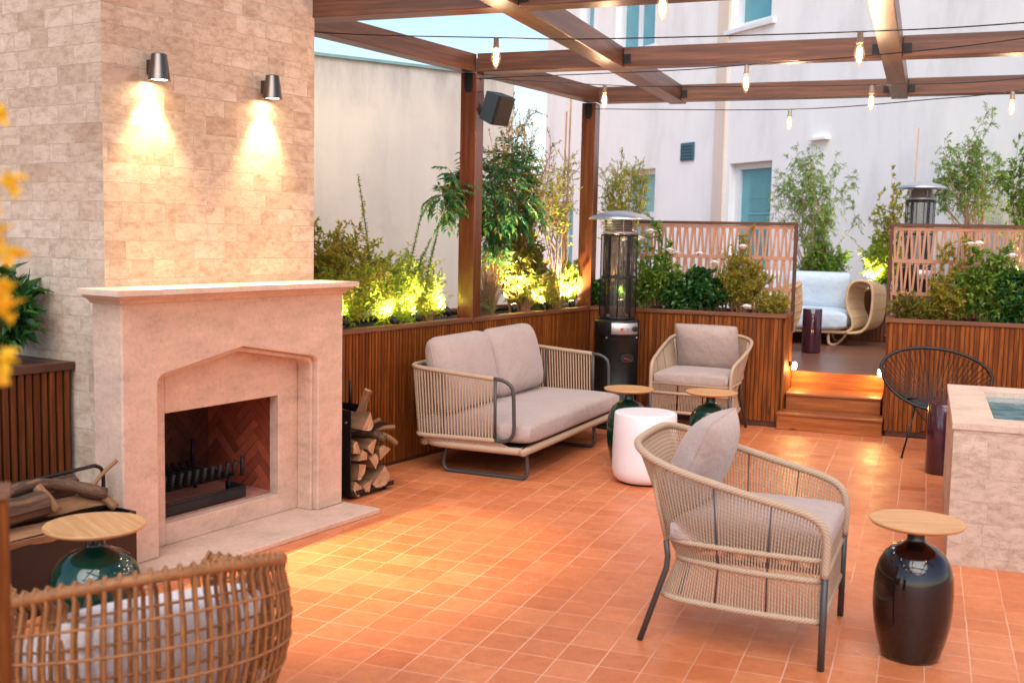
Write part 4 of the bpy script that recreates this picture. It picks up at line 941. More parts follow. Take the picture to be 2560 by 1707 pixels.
# ================================================================== FIREWOOD
def log_mesh(L,r,seed,n=9,split=True):
    rnd=random.Random(seed); side=MB(); end=[MB(),MB()]
    if split: # wedge section
        ang=rnd.uniform(.9,1.7); pts=[(-r*.75,-r*.55)]
        for k in range(6): t=-ang/2+ang*k/5; pts.append((-r*.75+r*1.7*cos(t)*rnd.uniform(.92,1.05),-r*.1+r*1.5*sin(t)*rnd.uniform(.9,1.08)))
    else: pts=[(r*cos(2*PI*k/n)*rnd.uniform(.85,1.1),r*sin(2*PI*k/n)*rnd.uniform(.85,1.1)) for k in range(n)]
    m=7; rows=[]
    for i in range(m):
        t=i/(m-1); k=1+rnd.uniform(-.07,.07); dx,dz=rnd.uniform(-.06,.06)*r,rnd.uniform(-.06,.06)*r
        rows.append([((p[0]*k+dx)+rnd.uniform(-.03,.03)*r,t*L+ (rnd.uniform(-.05,.05)*r*2 if i in(0,m-1) else 0),p[1]*k+dz) for p in pts])
    N=len(pts)
    for i in range(m-1):
        for k in range(N):
            k2=(k+1)%N; d=.02*k; side.poly([rows[i][k],rows[i][k2],rows[i+1][k2],rows[i+1][k]],[(k*.03,i/(m-1)*L),(k*.03+.03,i/(m-1)*L),(k*.03+.03,(i+1)/(m-1)*L),(k*.03,(i+1)/(m-1)*L)],not split)
    end[0].poly(rows[0][::-1]); end[1].poly(rows[-1]); return side,end
def log(loc,d,L,r,seed,label,cat='log',split=True,roll=0,bark=False,name='split_log',group=None):
    side,end=log_mesh(L,r,seed,split=split); d=Vector(d).normalized()
    M=Matrix.Translation(loc)@d.to_track_quat('Y','Z').to_matrix().to_4x4()@Matrix.Rotation(roll,4,'Y')
    e=bpy.data.objects.new(name,None); COL.objects.link(e); e.matrix_world=M; e.empty_display_size=.05; tag(e,label,cat,group)
    side.build('bark' if bark else 'split_face','bark' if bark else 'log_side',e); [q_.build('cut_end','log_end',e) for q_ in end]; return e
# right rack, built along the A axis
rk,of=aframe('firewood_rack',-4.36,5.20,'black steel firewood rack on castors between the fireplace and the sofa','firewood rack')
n1,n2,a1,a2,zt=-4.17,-4.56,4.985,5.36,.545
b=MB(); b.box(n2,n1,a1,a1+.006,.035,zt); b.build('side_panel','metal_black',rk,of,bevel(.002,1))
b=MB(); b.box(n2,n2+.20,a2,a2+.006,.035,zt-.03); b.build('side_panel','metal_black',rk,of,bevel(.002,1))
b=MB(); b.box(n2,n2+.006,a1+.006,a2,.035,zt-.04); b.build('back_panel','metal_black',rk,of)
b=MB(); b.box(n2,n1+.015,a1-.004,a2+.03,.028,.036); b.box(n1+.009,n1+.015,a1-.004,a2+.03,.036,.056); b.build('bottom_shelf','metal_black',rk,of,bevel(.002,1))
b=MB(); b.box(n2+.006,n1,a1+.006,a2,.415,.422); b.build('top_shelf','metal_black',rk,of)
b=MB(); b.box(n2,n2+.02,a1,a2+.06,zt-.05,zt-.042); b.build('tool_rail','metal_black',rk,of)
for aa in (5.14,5.25,5.36): b=MB(); b.tube([(n2+.07,aa,.45),(n2+.07,aa,.66)],.008,8); b.build('tool_peg','metal_black',rk,of)
b=MB(); b.tube([(n1-.035,a1-.001,.47),(n1-.035,a1-.006,.47)],.008,12); b.build('rivet','steel',rk,of)
b=MB()
for i in range(3):
    for j in range(3): b.tube([(n1-.03-i*.03,a1-.0008,.24+j*.035),(n1-.03-i*.03,a1-.003,.24+j*.035)],.006,8)
b.build('punched_hole','rubber',rk,of)
for nn_ in (n1-.03,n2+.03):
    for aa in (a1+.04,a2-.02):
        b=MB(); b.tube([(nn_,aa-.01,.016),(nn_,aa+.012,.016)],.0155,14); b.build('castor','rubber',rk,of)
b=MB(); b.prism([(a2+.025,.10),(a2+.055,.08),(a2+.085,.07),(a2+.04,.25)],0,n2+.08,n2+.10); b.build('shovel','metal_black',rk,of)
def Wl(n,a,z): return W(n,a,z)
G='split logs in the steel rack'
spec=[(5.045,.075,.052,'lowest log at the left in the steel rack'),(5.125,.085,.056,'second log from the left on the bottom of the steel rack'),(5.255,.10,.078,'large log at bottom right of the steel rack'),(5.05,.165,.055,'log against the side panel just above the lowest row'),(5.185,.205,.048,'small pale log in the middle of the stack'),(5.07,.235,.056,'left log of the upper middle row in the steel rack'),(5.30,.235,.058,'right log of the upper middle row in the steel rack'),(5.18,.295,.056,'log under the branch in the middle of the steel rack'),(5.06,.315,.058,'left log just beneath the shelf of the steel rack')]
for i,(a,z,r,lab) in enumerate(spec):
    log(Wl(-4.50,a,z),W(1,0,0)+W(0,.04*math.sin(i*3),0),.345,r,20+i,lab,roll=R(40*i+17),group=G)
log(Wl(-4.50,5.10,.470),W(1,.0,0),.36,.062,41,'thick log lying on the top shelf of the steel rack',roll=R(95),group=G)
log(Wl(-4.36,5.235,.43),W(.25,.22,0)+Vector((0,0,1)),.215,.050,43,'orange split log standing up on top of the steel rack',roll=R(30),group=G)
def branch(path,rs,twigs,label,name='gnarled_branch'):
    e=bpy.data.objects.new(name,None); COL.objects.link(e); e.location=path[0]; e['label']=label; e['category']='branch'
    b=MB(); P=spline(path,6); n=len(P); rr=[rs[0]+(rs[1]-rs[0])*i/(n-1)*1.0+.003*sin(i*1.7) for i in range(n)]
    b.tube(P,rr,9); b.build('wood','bark',e,path[0])
    b=MB()
    for (p,q,r) in twigs: b=MB(); b.tube(spline([p,(Vector(p)+Vector(q))/2+Vector((0,0,.01)),q],4),[r*1.15,r*1.1,r,r,r,r,r,r,r*.95][:9],8); b.build('side_twig','log_side',e,path[0])
    return e
branch([W(-4.42,5.09,.365),W(-4.30,5.17,.375),W(-4.20,5.24,.365),W(-4.13,5.27,.335)],(.026,.030),[(W(-4.24,5.21,.37),W(-4.13,5.36,.40),.016),(W(-4.25,5.20,.38),W(-4.18,5.28,.455),.013),(W(-4.15,5.26,.36),W(-4.10,5.34,.30),.018)],'forked branch poking out of the steel rack under the shelf')
# left log basket
lb,of=aframe('log_basket',-4.15,2.89,'black metal log basket with a hooped handle at the left of the fireplace','log basket')
n1,n2,a1,a2=-3.93,-4.40,2.37,3.22
b=MB()
for q in ((n2,n1,a1,a1+.01,.02,.34),(n2,n1,a2-.01,a2,.02,.34),(n1-.01,n1,a1+.01,a2-.01,.02,.34),(n2,n2+.01,a1+.01,a2-.01,.02,.34)): b.box(*q)
b.box(n2,n1,a1,a2,.0,.019); b.build('basket_side','metal_black',lb,of)
b=MB(); m_=-4.17; b.tube(spline([(m_,a2+.012,.02),(m_,a2+.012,.34),(m_,a2+.012,.475),(m_,a2-.02,.515),(m_,a2-.10,.518),(m_,2.6,.50),(m_,a1+.08,.49),(m_,a1+.0,.46),(m_,a1-.012,.34),(m_,a1-.012,.02)],6),.009,8); b.build('handle','metal_black',lb,of)
G2='logs in the black basket'
log(W(-4.0,2.22,.43),W(-.10,1,0),.62,.060,61,'dark barked log with a pale ragged end lying across the basket','log',False,0,True,group=G2)
log(W(-3.98,2.29,.335),W(.0,1,.0),.60,.054,62,'thick split log at the front edge of the basket behind the green table',roll=R(70),group=G2)
log(W(-4.20,2.52,.43),W(-.1,1,0),.62,.050,63,'reddish barked log at the back of the basket',split=False,bark=True,group=G2)
log(W(-4.12,2.67,.36),W(.12,1,0),.50,.058,64,'split log beneath the pile, nearest the fireplace',roll=R(200),group=G2)
log(W(-4.10,2.52,.26),W(.0,1,0),.6,.07,65,'log at the bottom of the basket pile',roll=R(20),group=G2)
branch([W(-4.08,2.57,.47),W(-4.10,2.79,.505),W(-4.10,2.97,.48),W(-4.02,3.13,.42)],(.022,.032),[(W(-4.08,2.83,.50),W(-4.0,2.87,.40),.02),(W(-4.05,3.07,.45),W(-4.03,3.20,.56),.009),(W(-4.06,3.1,.43),W(-3.98,3.15,.36),.022)],'gnarled dark branch on top of the logs in the basket')

# ================================================================== RATTAN
def rattan_chair(c,face,label,z0=.13,seed=1,rad=.40,cush='cushion_white'):
    e=empty('rattan_chair',(c[0],c[1],0),face,label,'armchair','rattan barrel chairs')
    # local: +x is the open front. shell angle runs from -a to a around the back (pi)
    def rimz(t): k=(cos((t-PI)*.82)+.0)/1.0; return .55+.18*max(0,k)**1.2
    def shell(t,v,off=0):
        z=z0+.10+(rimz(t)-z0-.10)*v; bulge=.045*sin(PI*min(1,v*1.02))
        rr=(rad-.05*(1-v)**2.5+bulge*.7+off)
        return Vector((rr*cos(t)*1.0,rr*sin(t)*1.02,z))
    a0,a1=R(48),R(312); n=52
    b=MB(); rim=[shell(a0+(a1-a0)*k/70,1) for k in range(71)]; b.tube(rim,.016,10); b.tube([shell(a0+(a1-a0)*k/70,0) for k in range(71)],.013,8); b.build('rim','rattan',e)
    b=MB(); rnd=random.Random(seed)
    for k in range(n+1):
        t=a0+(a1-a0)*k/n; top=shell(t,1)
        P=[shell(t,v,0) for v in (0,.2,.4,.6,.8,.94)]
        d=Vector((cos(t),sin(t),0)); P+= [top+d*.010+Vector((0,0,.012)),top+Vector((0,0,.021)),top-d*.016+Vector((0,0,.010))]
        P+= [shell(t+.05,v,-.055+.02*(1-v)) for v in (.9,.7,.45,.2,0)]
        b.tube(P,.0062,6,caps=False)
    b.build('upright_canes','rattan',e)
    b=MB()
    for v in (.14,.30,.47,.64,.80): 
        b.tube([shell(a0+(a1-a0)*k/60,v,.004) for k in range(61)],.0045,6)
        b.tube([shell(a0+(a1-a0)*k/60,v+.03,-.05+.02*(1-v)) for k in range(61)],.0042,6)
    b.build('hoop_canes','rattan',e)
    for s in (a0,a1):
        b=MB(); b.tube([shell(s,v,-.02) for v in (0,.2,.4,.6,.8,1)],.017,8); b.build('front_upright','rattan',e)
    b=MB(); b.lathe([(0,z0+.10),(rad-.08,z0+.10),(rad-.07,z0+.12),(0,z0+.13)],40); b.build('seat_base','rattan',e)
    for k in range(4):
        t=PI/4+PI/2*k; b=MB(); b.tube([(.22*cos(t),.22*sin(t),z0+.11),(.26*cos(t),.26*sin(t),.0)],.014,8); b.build('leg','rattan',e)
    b=MB(); slab_cushion(b,.56,.58,.13,TRS((.03,0,z0+.20))); b.build('seat_cushion',cush,e,mods=weld)
    b=MB(); M=TRS((-.215,0,.435),rx=R(90),rz=R(90))@Matrix.Rotation(R(-14),4,'X'); cushion(b,.56,.40,.20,M,3.0,.5); b.build('back_cushion',cush,e,mods=weld)
    return e
rattan_chair((-2.06,2.47),R(145),'rattan barrel chair with a white cushion, nearest the camera at lower left')
rattan_chair((-2.86,2.26),R(100),'rattan barrel chair barely showing at the left edge behind the timber post',seed=3,rad=.36)
# timber post at left edge
e=empty('timber_post',(-1.535,1.50,0),R(44),'brown timber post cut off by the left edge of the picture','post')
b=MB(); b.box(-.16,.0,-.05,.05,0,1.115); b.build('post_shaft','slat_wood',e,(0,0,0),bevel(.005))
b=MB(); b.box(-.166,.004,-.055,.055,1.1155,1.127); b.build('post_cap','cap_wood',e,(0,0,0),bevel(.003))

# rattan sofa on the deck
rs=empty('rattan_sofa',(-1.4,13.05,.433),0,'light rattan sofa with pale blue cushions on the raised deck','sofa'); RS=(0,0,0)
# local origin (-1.4,13.05,.433)
def armloop(x,s):
    pr=[(-.02,.165),(.035,.215),(.03,.32),(-.02,.42),(-.04,.54),(-.02,.67),(.04,.735),(.13,.745),(.21,.71),(.238,.60),(.235,.42),(.205,.27),(.14,.185),(.05,.162)]
    def L_(y,k=1.0): return spline([(x+s*(.1+(p[0]-.1)*k),y,.16+(p[1]-.16)*k) for p in pr],4,True)
    b=MB(); b.tube(L_(-.29),.017,8,closed=True); b.build('arm_frame','rattan_light',rs)
    b=MB(); H_=[[p+Vector((s*.0042*j,0,0)) for p in L_(-.29+j*.024,1.0-.0001*j*j)] for j in range(32)]
    for j in range(1,32): b.tube(H_[j],.0062,5,closed=True)
    for q in range(0,len(H_[0]),4): b.tube([h[q] for h in H_],.0062,5)
    b.build('arm_weave','rattan_light',rs)
armloop(.62,1); armloop(-.95,-1)
b=MB(); b.tube([(-.95,-.24,.16),(.62,-.24,.16)],.020,8); b.tube([(-.95,.45,.16),(.62,.45,.16)],.016,8); b.tube([(-.95,.47,.70),(.62,.47,.70)],.018,8)
for k in range(50): b.tube([(-.93+k*.0315,.45,.17),(-.93+k*.0315,.50,.45),(-.93+k*.0315,.47,.70)],.005,5,caps=False)
b.build('back_frame','rattan_light',rs)
for x in (.40,-.72):
    b=MB(); b.tube(spline([(x,-.20,.15),(x,-.20,.06),(x+.02,-.19,.015),(x+.08,-.10,.012),(x+.15,.05,.08),(x+.18,.14,.15)],5),.016,8); b.build('leg','rattan_light',rs)
    b=MB(); b.tube(spline([(x,.42,.15),(x,.42,.06),(x+.02,.41,.015),(x+.08,.32,.012),(x+.15,.2,.08)],5),.016,8); b.build('leg','rattan_light',rs)
b=MB(); slab_cushion(b,1.52,.66,.24,TRS((-.165,.02,.29))); b.build('seat_cushion','cushion_blue',rs,mods=weld)
for x in (.22,-.55):
    b=MB(); M=TRS((x,.27,.60),rx=R(90+12)); cushion(b,.76,.46,.24,M,4,.45); b.build('back_cushion','cushion_blue',rs,mods=weld)
rc=rattan_chair((-1.62,11.75),R(195),'light rattan chair on the deck, half hidden by the left lattice screen',cush='cushion_blue',seed=9)
rc.location.z=.433
for ch_ in rc.children:
    if ch_.data.materials[0].name=='rattan': ch_.data.materials[0]=MATS['rattan_light']

# ================================================================== PLANTS
def leafq(b,p,d,n,L,w,fold=.25):
    # a leaf of two folded quads, base p, direction d, normal n
    d=d.normalized(); s=d.cross(n); 
    if s.length<1e-4: s=d.orthogonal()
    s.normalize(); n=s.cross(d); k=len(b.v)
    mid=p+d*L*.5-n*L*.05; tip=p+d*L-n*L*.18
    b.v+=[tuple(p),tuple(p+d*L*.42+s*w/2+n*w*fold),tuple(tip),tuple(p+d*L*.42-s*w/2+n*w*fold),tuple(mid)]
    b.face([k,k+1,k+2,k+4],[(0,0)]*4,False); b.face([k,k+4,k+2,k+3],[(0,0)]*4,False)
def plant(name,label,cat,base,tips,leafmat,stemmat='stem',L=.04,w=.02,nsub=7,sub=.14,nl=8,up=.35,r=.005,curve=.15,group=None,start=.3,droop=0,seed=1,pair=False,extra=None,first=.15):
    rnd=random.Random(seed); st0=random.getstate(); random.seed(seed)
    nsub=int(nsub*1.5); nl=int(nl*1.35); sub*=1.15; L*=1.12; w*=1.2; r*=.62
    e=bpy.data.objects.new(name,None); COL.objects.link(e); e.location=base; e.empty_display_size=.1; tag(e,label,cat,group)
    sb=MB(); lb_=MB(); B=Vector(base)
    for T in tips:
        T=Vector(T); d=T-B; root=B+Vector((random.uniform(-1,1)*.04,random.uniform(-1,1)*.04,0))
        m1=root+d*.35+rv(curve*d.length*.5)+Vector((0,0,d.length*.08)); m2=root+d*.7+rv(curve*d.length*.5)+Vector((0,0,d.length*.04))
        P=spline([root,m1,m2,T],5); N=len(P)
        sb.tube(P,[r*(1-.7*i/(N-1)) for i in range(N)],5,caps=False)
        for k in range(nsub):
            t=start+(1-start)*(k+random.random())/nsub; i=min(N-2,int(t*(N-1))); p=P[i].lerp(P[i+1],t*(N-1)-i); ax=(P[i+1]-P[i]).normalized()
            dd=(rv()+ax*.6+Vector((0,0,up))).normalized(); ln=sub*random.uniform(.5,1.15)*(1-.35*t)
            q=p+dd*ln+Vector((0,0,-droop*ln)); mid=p+dd*ln*.5
            sb.tube([p,mid,q],[r*.4,r*.3,r*.2],3,caps=False)
            for j in range(nl):
                u=first+(1-first)*(j+.5)/nl; c=(p.lerp(mid,u*2) if u<.5 else mid.lerp(q,u*2-1))
                o=(rv()+dd*.7+Vector((0,0,.15-droop))).normalized()
                if pair:
                    s_=dd.cross(Vector((0,0,1))).normalized()*(1 if j%2 else -1); o=(s_+dd*.55+Vector((0,0,-.35))+rv(.25)).normalized()
                leafq(lb_,c,o,(Vector((0,0,1))+rv(.7)).normalized(),L*random.uniform(.6,1.25),w*random.uniform(.7,1.2))
    if extra: extra(lb_,sb)
    sb.build('stems',stemmat,e,base); lb_.build('foliage',leafmat,e,base); random.setstate(st0); return e
def blob(c,rx,ry,rz,n,seed,up=.0):
    rnd=random.Random(seed); out=[]
    while len(out)<n:
        v=Vector((rnd.uniform(-1,1),rnd.uniform(-1,1),rnd.uniform(-.6,1)))
        if .35<v.length<1: out.append((c[0]+v.x*rx,c[1]+v.y*ry,c[2]+v.z*rz))
    return out
# --- left planter (n about -4.85)
q=W(-4.92,5.65,.92)
plant('shrub','bronze and green small leaved shrub rising beside the chimney','shrub',q,blob(W(-4.90,5.72,1.36),.36,.46,.36,64,1),'leaf_olive',L=.034,w=.017,nsub=9,sub=.16,nl=9,r=.005,seed=11)
q=W(-4.82,5.5,.92)
plant('shrub','yellow green feathery shrub spilling over the planter right of the mantel','shrub',q,blob(W(-4.78,5.62,1.16),.22,.42,.24,56,2),'leaf_yellow','stem_green',L=.030,w=.011,nsub=9,sub=.13,nl=10,seed=12)
q=W(-4.82,6.2,.92)
plant('shrub','bright lime feathery shrub lit from below in the middle of the left planter','shrub',q,blob(W(-4.85,6.28,1.17),.22,.40,.30,60,3),'leaf_yellow','stem_green',L=.030,w=.011,nsub=9,sub=.13,nl=10,seed=13)
q=W(-4.80,6.62,.92)
plant('shrub','pale yellow wispy shrub lit from below left of the nearer post','shrub',q,blob(W(-4.88,6.60,1.18),.18,.26,.28,40,4),'leaf_yellow','stem_pale',L=.026,w=.010,nsub=9,sub=.14,nl=8,seed=14)
def spikes(name,label,base,tips,seed):
    random.seed(seed); e=bpy.data.objects.new(name,None); COL.objects.link(e); e.location=base; tag(e,label,'plant'); sb=MB(); lb_=MB()
    for T in tips:
        B=Vector(base)+rv(.02); T=Vector(T); P=spline([B,B.lerp(T,.45)+Vector((0,0,.05)),T],14); N=len(P)
        sb.tube(P,[.006*(1-.6*i/N) for i in range(N)],5,caps=False)
        for i in range(6,N):
            for k in range(11):
                a=2.4*k+i*1.1; dd=Vector((cos(a),sin(a),.55)); leafq(lb_,P[i]+(P[i]-P[i-1])*random.random(),dd,Vector((0,0,1)),.032*(1.15-.6*i/N),.012)
    sb.build('stems','stem_green',e,base); lb_.build('foliage','leaf_mid',e,base)
spikes('spiky_plant','tall spiky green stem leaning left above the feathery shrub',W(-4.88,6.12,1.0),[W(-4.85,5.865,1.957)],21)
spikes('spiky_plant','pair of slim spiky stems leaning right above the lit shrub',W(-4.86,6.35,1.0),[W(-4.85,6.60,1.776),W(-4.83,6.68,1.55)],22)
spikes('spiky_plant','short spiky stem nearest the left side of the first post',W(-4.88,6.60,1.0),[W(-4.85,6.793,1.601)],23)
# vine on the nearer post
def pinnate(name,label,base,anchors,mat,seed,n=60,rach=.17,lf=.066,rad=(.30,.34,.26)):
    random.seed(seed); e=bpy.data.objects.new(name,None); COL.objects.link(e); e.location=base; tag(e,label,'plant'); sb=MB(); lb_=MB()
    for A in anchors: sb.tube(spline([base]+list(A),8),[.010,.009]*2+[.0065]*200,6,caps=False) if False else sb.tube(spline([base]+list(A),8),.0065,6,caps=False)
    def leaf(p,d,ln):
        d=d.normalized(); P=[p+d*ln*t+Vector((0,0,-.35*ln*t*t)) for t in (0,.25,.5,.75,1)]; sb.tube(P,.0016,3,caps=False)
        s=d.cross(Vector((0,0,1))); s=s.normalized() if s.length>.01 else Vector((1,0,0))
        for k,t in enumerate((.3,.45,.6,.75,.9)):
            c=p+d*ln*t+Vector((0,0,-.35*ln*t*t))
            for q_ in (-1,1): leafq(lb_,c,s*q_+d*.5+Vector((0,0,-.35))+rv(.15),Vector((0,0,1))+rv(.3),lf*random.uniform(.75,1.15),lf*.42)
        leafq(lb_,P[-1],d+Vector((0,0,-.5)),Vector((0,0,1)),lf,lf*.38)
    return e,sb,lb_,leaf
base=W(-4.86,7.62,.93)
e,sb,lb_,leaf=pinnate('climbing_plant','dark green feathery leaved climber hanging between the two posts',base,[(W(-4.86,7.60,1.3),W(-4.88,7.63,1.75),W(-4.87,7.72,2.15)),(W(-4.85,7.66,1.4),W(-4.8,7.80,1.9)),(W(-4.9,7.60,1.5),W(-4.9,7.35,1.95))],'leaf_teal',31)
C_=W(-4.86,7.68,2.0)
for k in range(250):
    v=rv(); v.z*=1
    if v.length>1: v=v.normalized()*random.uniform(.6,1)
    p=C_+Vector((0,0,0))+AV*v.y*.42+NV*v.x*.24+Vector((0,0,v.z*.33)); leaf(p,v+rv(.7)+Vector((0,0,-.15)),.17*random.uniform(.7,1.2))
for k in range(55):
    t=random.random(); p=W(-4.86,7.62+random.uniform(-.10,.12),1.35+.45*t)+rv(.05); leaf(p,rv()+Vector((0,0,-.3)),.13)
for P_,m_ in (([W(-4.80,7.35,2.05),W(-4.72,7.0,2.02),W(-4.70,6.72,1.90),W(-4.70,6.55,1.88)],22),([W(-4.8,7.2,1.95),W(-4.75,6.95,1.90),W(-4.74,6.72,1.72)],16),([W(-4.8,7.0,2.0),W(-4.72,6.75,2.08)],10)):
    S_=spline(P_,10); sb.tube(S_,.0035,4,caps=False)
    for k in range(m_*2): p=random.choice(S_); leaf(p,rv()+Vector((0,0,-.4)),.12)
sb.build('stems','stem',e,base); lb_.build('foliage','leaf_teal',e,base)
def wisp(c,s,n,seed): return blob(c,s[0],s[1],s[2],n,seed)
q=W(-4.92,8.05,.93)
plant('small_tree','slender tree with thin orange trunk and wispy olive leaves behind the climber','tree',q,[tuple(W(-4.95,8.0,2.75)),tuple(W(-4.9,8.1,2.6)),tuple(W(-4.9,7.9,2.5))]+wisp(W(-4.95,8.25,2.25),(.34,.45,.55),26,8),'leaf_olive','stem_pale',L=.028,w=.010,nsub=9,sub=.18,nl=7,r=.013,start=.55,seed=41,curve=.16,up=.05)
q=W(-4.90,8.75,.93)
plant('small_tree','wispy yellow green tree in front of the farther post','tree',q,wisp(W(-4.90,8.72,2.05),(.26,.38,.42),24,9),'leaf_yellow','stem_pale',L=.026,w=.009,nsub=9,sub=.17,nl=8,r=.009,start=.55,seed=42,curve=.16,up=.05)
q=Vector((-2.72,9.86,.93))
plant('small_tree','airy yellow green tree just right of the farther post above the heater','tree',q,wisp((-2.66,9.9,2.08),(.24,.16,.33),26,10),'leaf_yellow','stem_pale',L=.026,w=.009,nsub=10,sub=.17,nl=9,r=.008,start=.6,seed=43,curve=.12,up=.05)
for i,(a,zt_,lab) in enumerate(((8.845,2.90,'taller bare cane stake standing before the farther post'),(8.77,2.72,'shorter bare cane stake standing before the farther post'))):
    o=MB(); o.tube([W(-4.86,a-.02,.93),W(-4.85,a,zt_)],.0085,8); P0=W(-4.86,a,.93); ob=o.build('cane_stake','bamboo_cane',None,P0); ob.location=P0; tag(ob,lab,'stake','bare cane stakes')
q=W(-4.82,8.05,.93)
plant('shrub','broad leaved bush lit from below between the two posts','shrub',q,blob(W(-4.84,8.05,1.38),.24,.36,.27,36,12),'leaf_bronze','stem_pale',L=.065,w=.034,nsub=7,sub=.15,nl=6,seed=44)
q=W(-4.76,8.35,.93)
plant('shrub','low fine leaved yellow green bush at the planter edge between the posts','shrub',q,blob(W(-4.78,8.30,1.12),.16,.42,.19,36,13),'leaf_olive','stem_green',L=.030,w=.010,nsub=9,sub=.12,nl=9,seed=45)
q=W(-4.80,8.88,.93)
plant('spurge_plant','lime green spurge with whorled stems glowing beside the farther post','plant',q,blob(W(-4.82,8.92,1.22),.14,.26,.24,20,14),'leaf_yellow','stem_green',L=.034,w=.013,nsub=10,sub=.07,nl=9,seed=46)
q=W(-4.80,7.45,.93)
def grass(lb_,sb):
    for k in range(300):
        a=random.uniform(0,6.28); d=Vector((cos(a),sin(a),0))*random.uniform(.05,.22); h=random.uniform(.25,.58); P=Vector(q)+rv(.04); P.z=.93
        sb.tube([P,P+d*.35+Vector((0,0,h*.6)),P+d+Vector((0,0,h))],[.0016,.0013,.0007],3,caps=False)
plant('grass_clump','tan ornamental grass clump right of the nearer post','plant',q,blob(W(-4.80,7.45,1.02),.12,.25,.06,8,15),'leaf_mid','leaf_tan',L=.02,w=.008,nsub=5,sub=.1,nl=5,seed=47,extra=grass)
# --- back planter left of steps
def roses(e,pts,base,seed=5):
    random.seed(seed)
    for p in pts:
        b=MB(); k_=random.uniform(.8,1.15); b.lathe([(0,-.020*k_),(.018*k_,-.015*k_),(.030*k_,.0),(.027*k_,.015*k_),(.014*k_,.022*k_),(0,.020*k_)],11,p)
        for ringn,(nn_,rr,tilt) in enumerate(((7,.056,.30),(5,.040,.9),(4,.024,1.6))):
            for k in range(nn_):
                a=2*PI*k/nn_+ringn; d=Vector((cos(a),sin(a)*1,tilt*.6)); leafq(b,Vector(p)+Vector((0,0,.004*ringn)),d,Vector((0,0,1))-d*.3,rr*random.uniform(.9,1.15),rr*1.1,.12)
        b.build('rose_bloom','petal',e,base)
q=Vector((-2.42,9.80,.93)); e=plant('rose_bush','white flowering rose bush behind the patio heater','rose bush',q,blob((-2.36,9.80,1.22),.40,.14,.24,26,21)+[(-2.40,9.93,1.78),(-2.30,9.93,1.72),(-2.20,9.90,1.55),(-2.55,9.9,1.62)],'leaf_mid','stem_green',L=.042,w=.024,nsub=8,sub=.12,nl=7,seed=51)
roses(e,[(-2.50,9.62,1.66),(-2.42,9.62,1.60),(-2.32,9.62,1.665),(-2.14,9.60,1.50),(-2.08,9.60,1.475),(-2.56,9.62,1.59),(-2.62,9.6,1.64)],q)
q=Vector((-1.93,9.76,.93)); e=plant('shrub','glossy dark green shrub in the middle of the planter left of the steps','shrub',q,blob((-1.93,9.76,1.13),.33,.15,.22,34,22),'leaf_dark','stem_green',L=.050,w=.036,nsub=9,sub=.11,nl=7,seed=52)
roses(e,[(-1.87,9.60,1.475)],q,9)
q=Vector((-1.52,9.78,.93)); e=plant('shrub','golden green arching shrub at the right of the planter left of the steps','shrub',q,blob((-1.52,9.80,1.24),.28,.14,.28,36,23)+[(-1.56,9.93,1.62),(-1.50,9.95,1.68)],'leaf_olive','stem_pale',L=.034,w=.013,nsub=10,sub=.14,nl=9,seed=53)
roses(e,[(-1.50,9.62,1.545),(-1.74,9.6,1.40)],q,10)
q=Vector((-1.26,9.72,.93)); e=plant('shrub','low golden shrub at the planter corner beside the steps','shrub',q,blob((-1.25,9.70,1.03),.16,.11,.11,20,24),'leaf_olive','stem_pale',L=.030,w=.012,nsub=8,sub=.12,nl=8,seed=54)
roses(e,[(-1.44,9.56,1.03)],q,11)
q=Vector((-2.78,9.72,.93)); plant('shrub','rounded dark green shrub in the corner left of the patio heater','shrub',q,blob((-2.80,9.70,1.10),.16,.12,.14,20,25),'leaf_dark','stem_green',L=.046,w=.036,nsub=8,sub=.09,nl=7,seed=55)
# --- planter right of steps
q=Vector((-.12,9.76,.94)); plant('shrub','low bronze green shrub at the left end of the right planter','shrub',q,blob((-.10,9.74,1.06),.16,.12,.12,22,31),'leaf_bronze','stem_pale',L=.032,w=.014,nsub=8,sub=.12,nl=8,seed=61)
q=Vector((.17,9.78,.94)); plant('shrub','yellow green bush in the middle of the right planter','shrub',q,blob((.18,9.78,1.16),.22,.14,.22,26,32)+[(.14,9.93,1.60),(.22,9.93,1.55),(.30,9.9,1.62)],'leaf_olive','stem_pale',L=.040,w=.020,nsub=9,sub=.12,nl=7,seed=62)
q=Vector((.48,9.74,.94)); e=plant('rose_bush','rose bush with large white blooms at the right edge','rose bush',q,blob((.50,9.76,1.26),.26,.14,.28,28,33)+[(.36,9.8,1.6),(.62,9.8,1.55)],'leaf_mid','stem_green',L=.044,w=.026,nsub=9,sub=.12,nl=7,seed=63)
roses(e,[(.325,9.58,1.605),(.385,9.58,1.61),(.635,9.58,1.52)],q,12)
q=Vector((.72,9.72,.94)); plant('shrub','dark green shrub at the lower right edge of the right planter','shrub',q,blob((.70,9.72,1.16),.24,.14,.24,26,34),'leaf_dark','stem_green',L=.046,w=.034,nsub=9,sub=.11,nl=7,seed=64)
q=Vector((1.3,9.74,.94)); plant('shrub','green shrub beyond the right edge of the picture','shrub',q,blob((1.3,9.74,1.2),.35,.14,.26,26,35),'leaf_mid','stem_green',L=.044,w=.030,nsub=9,sub=.11,nl=7,seed=65)
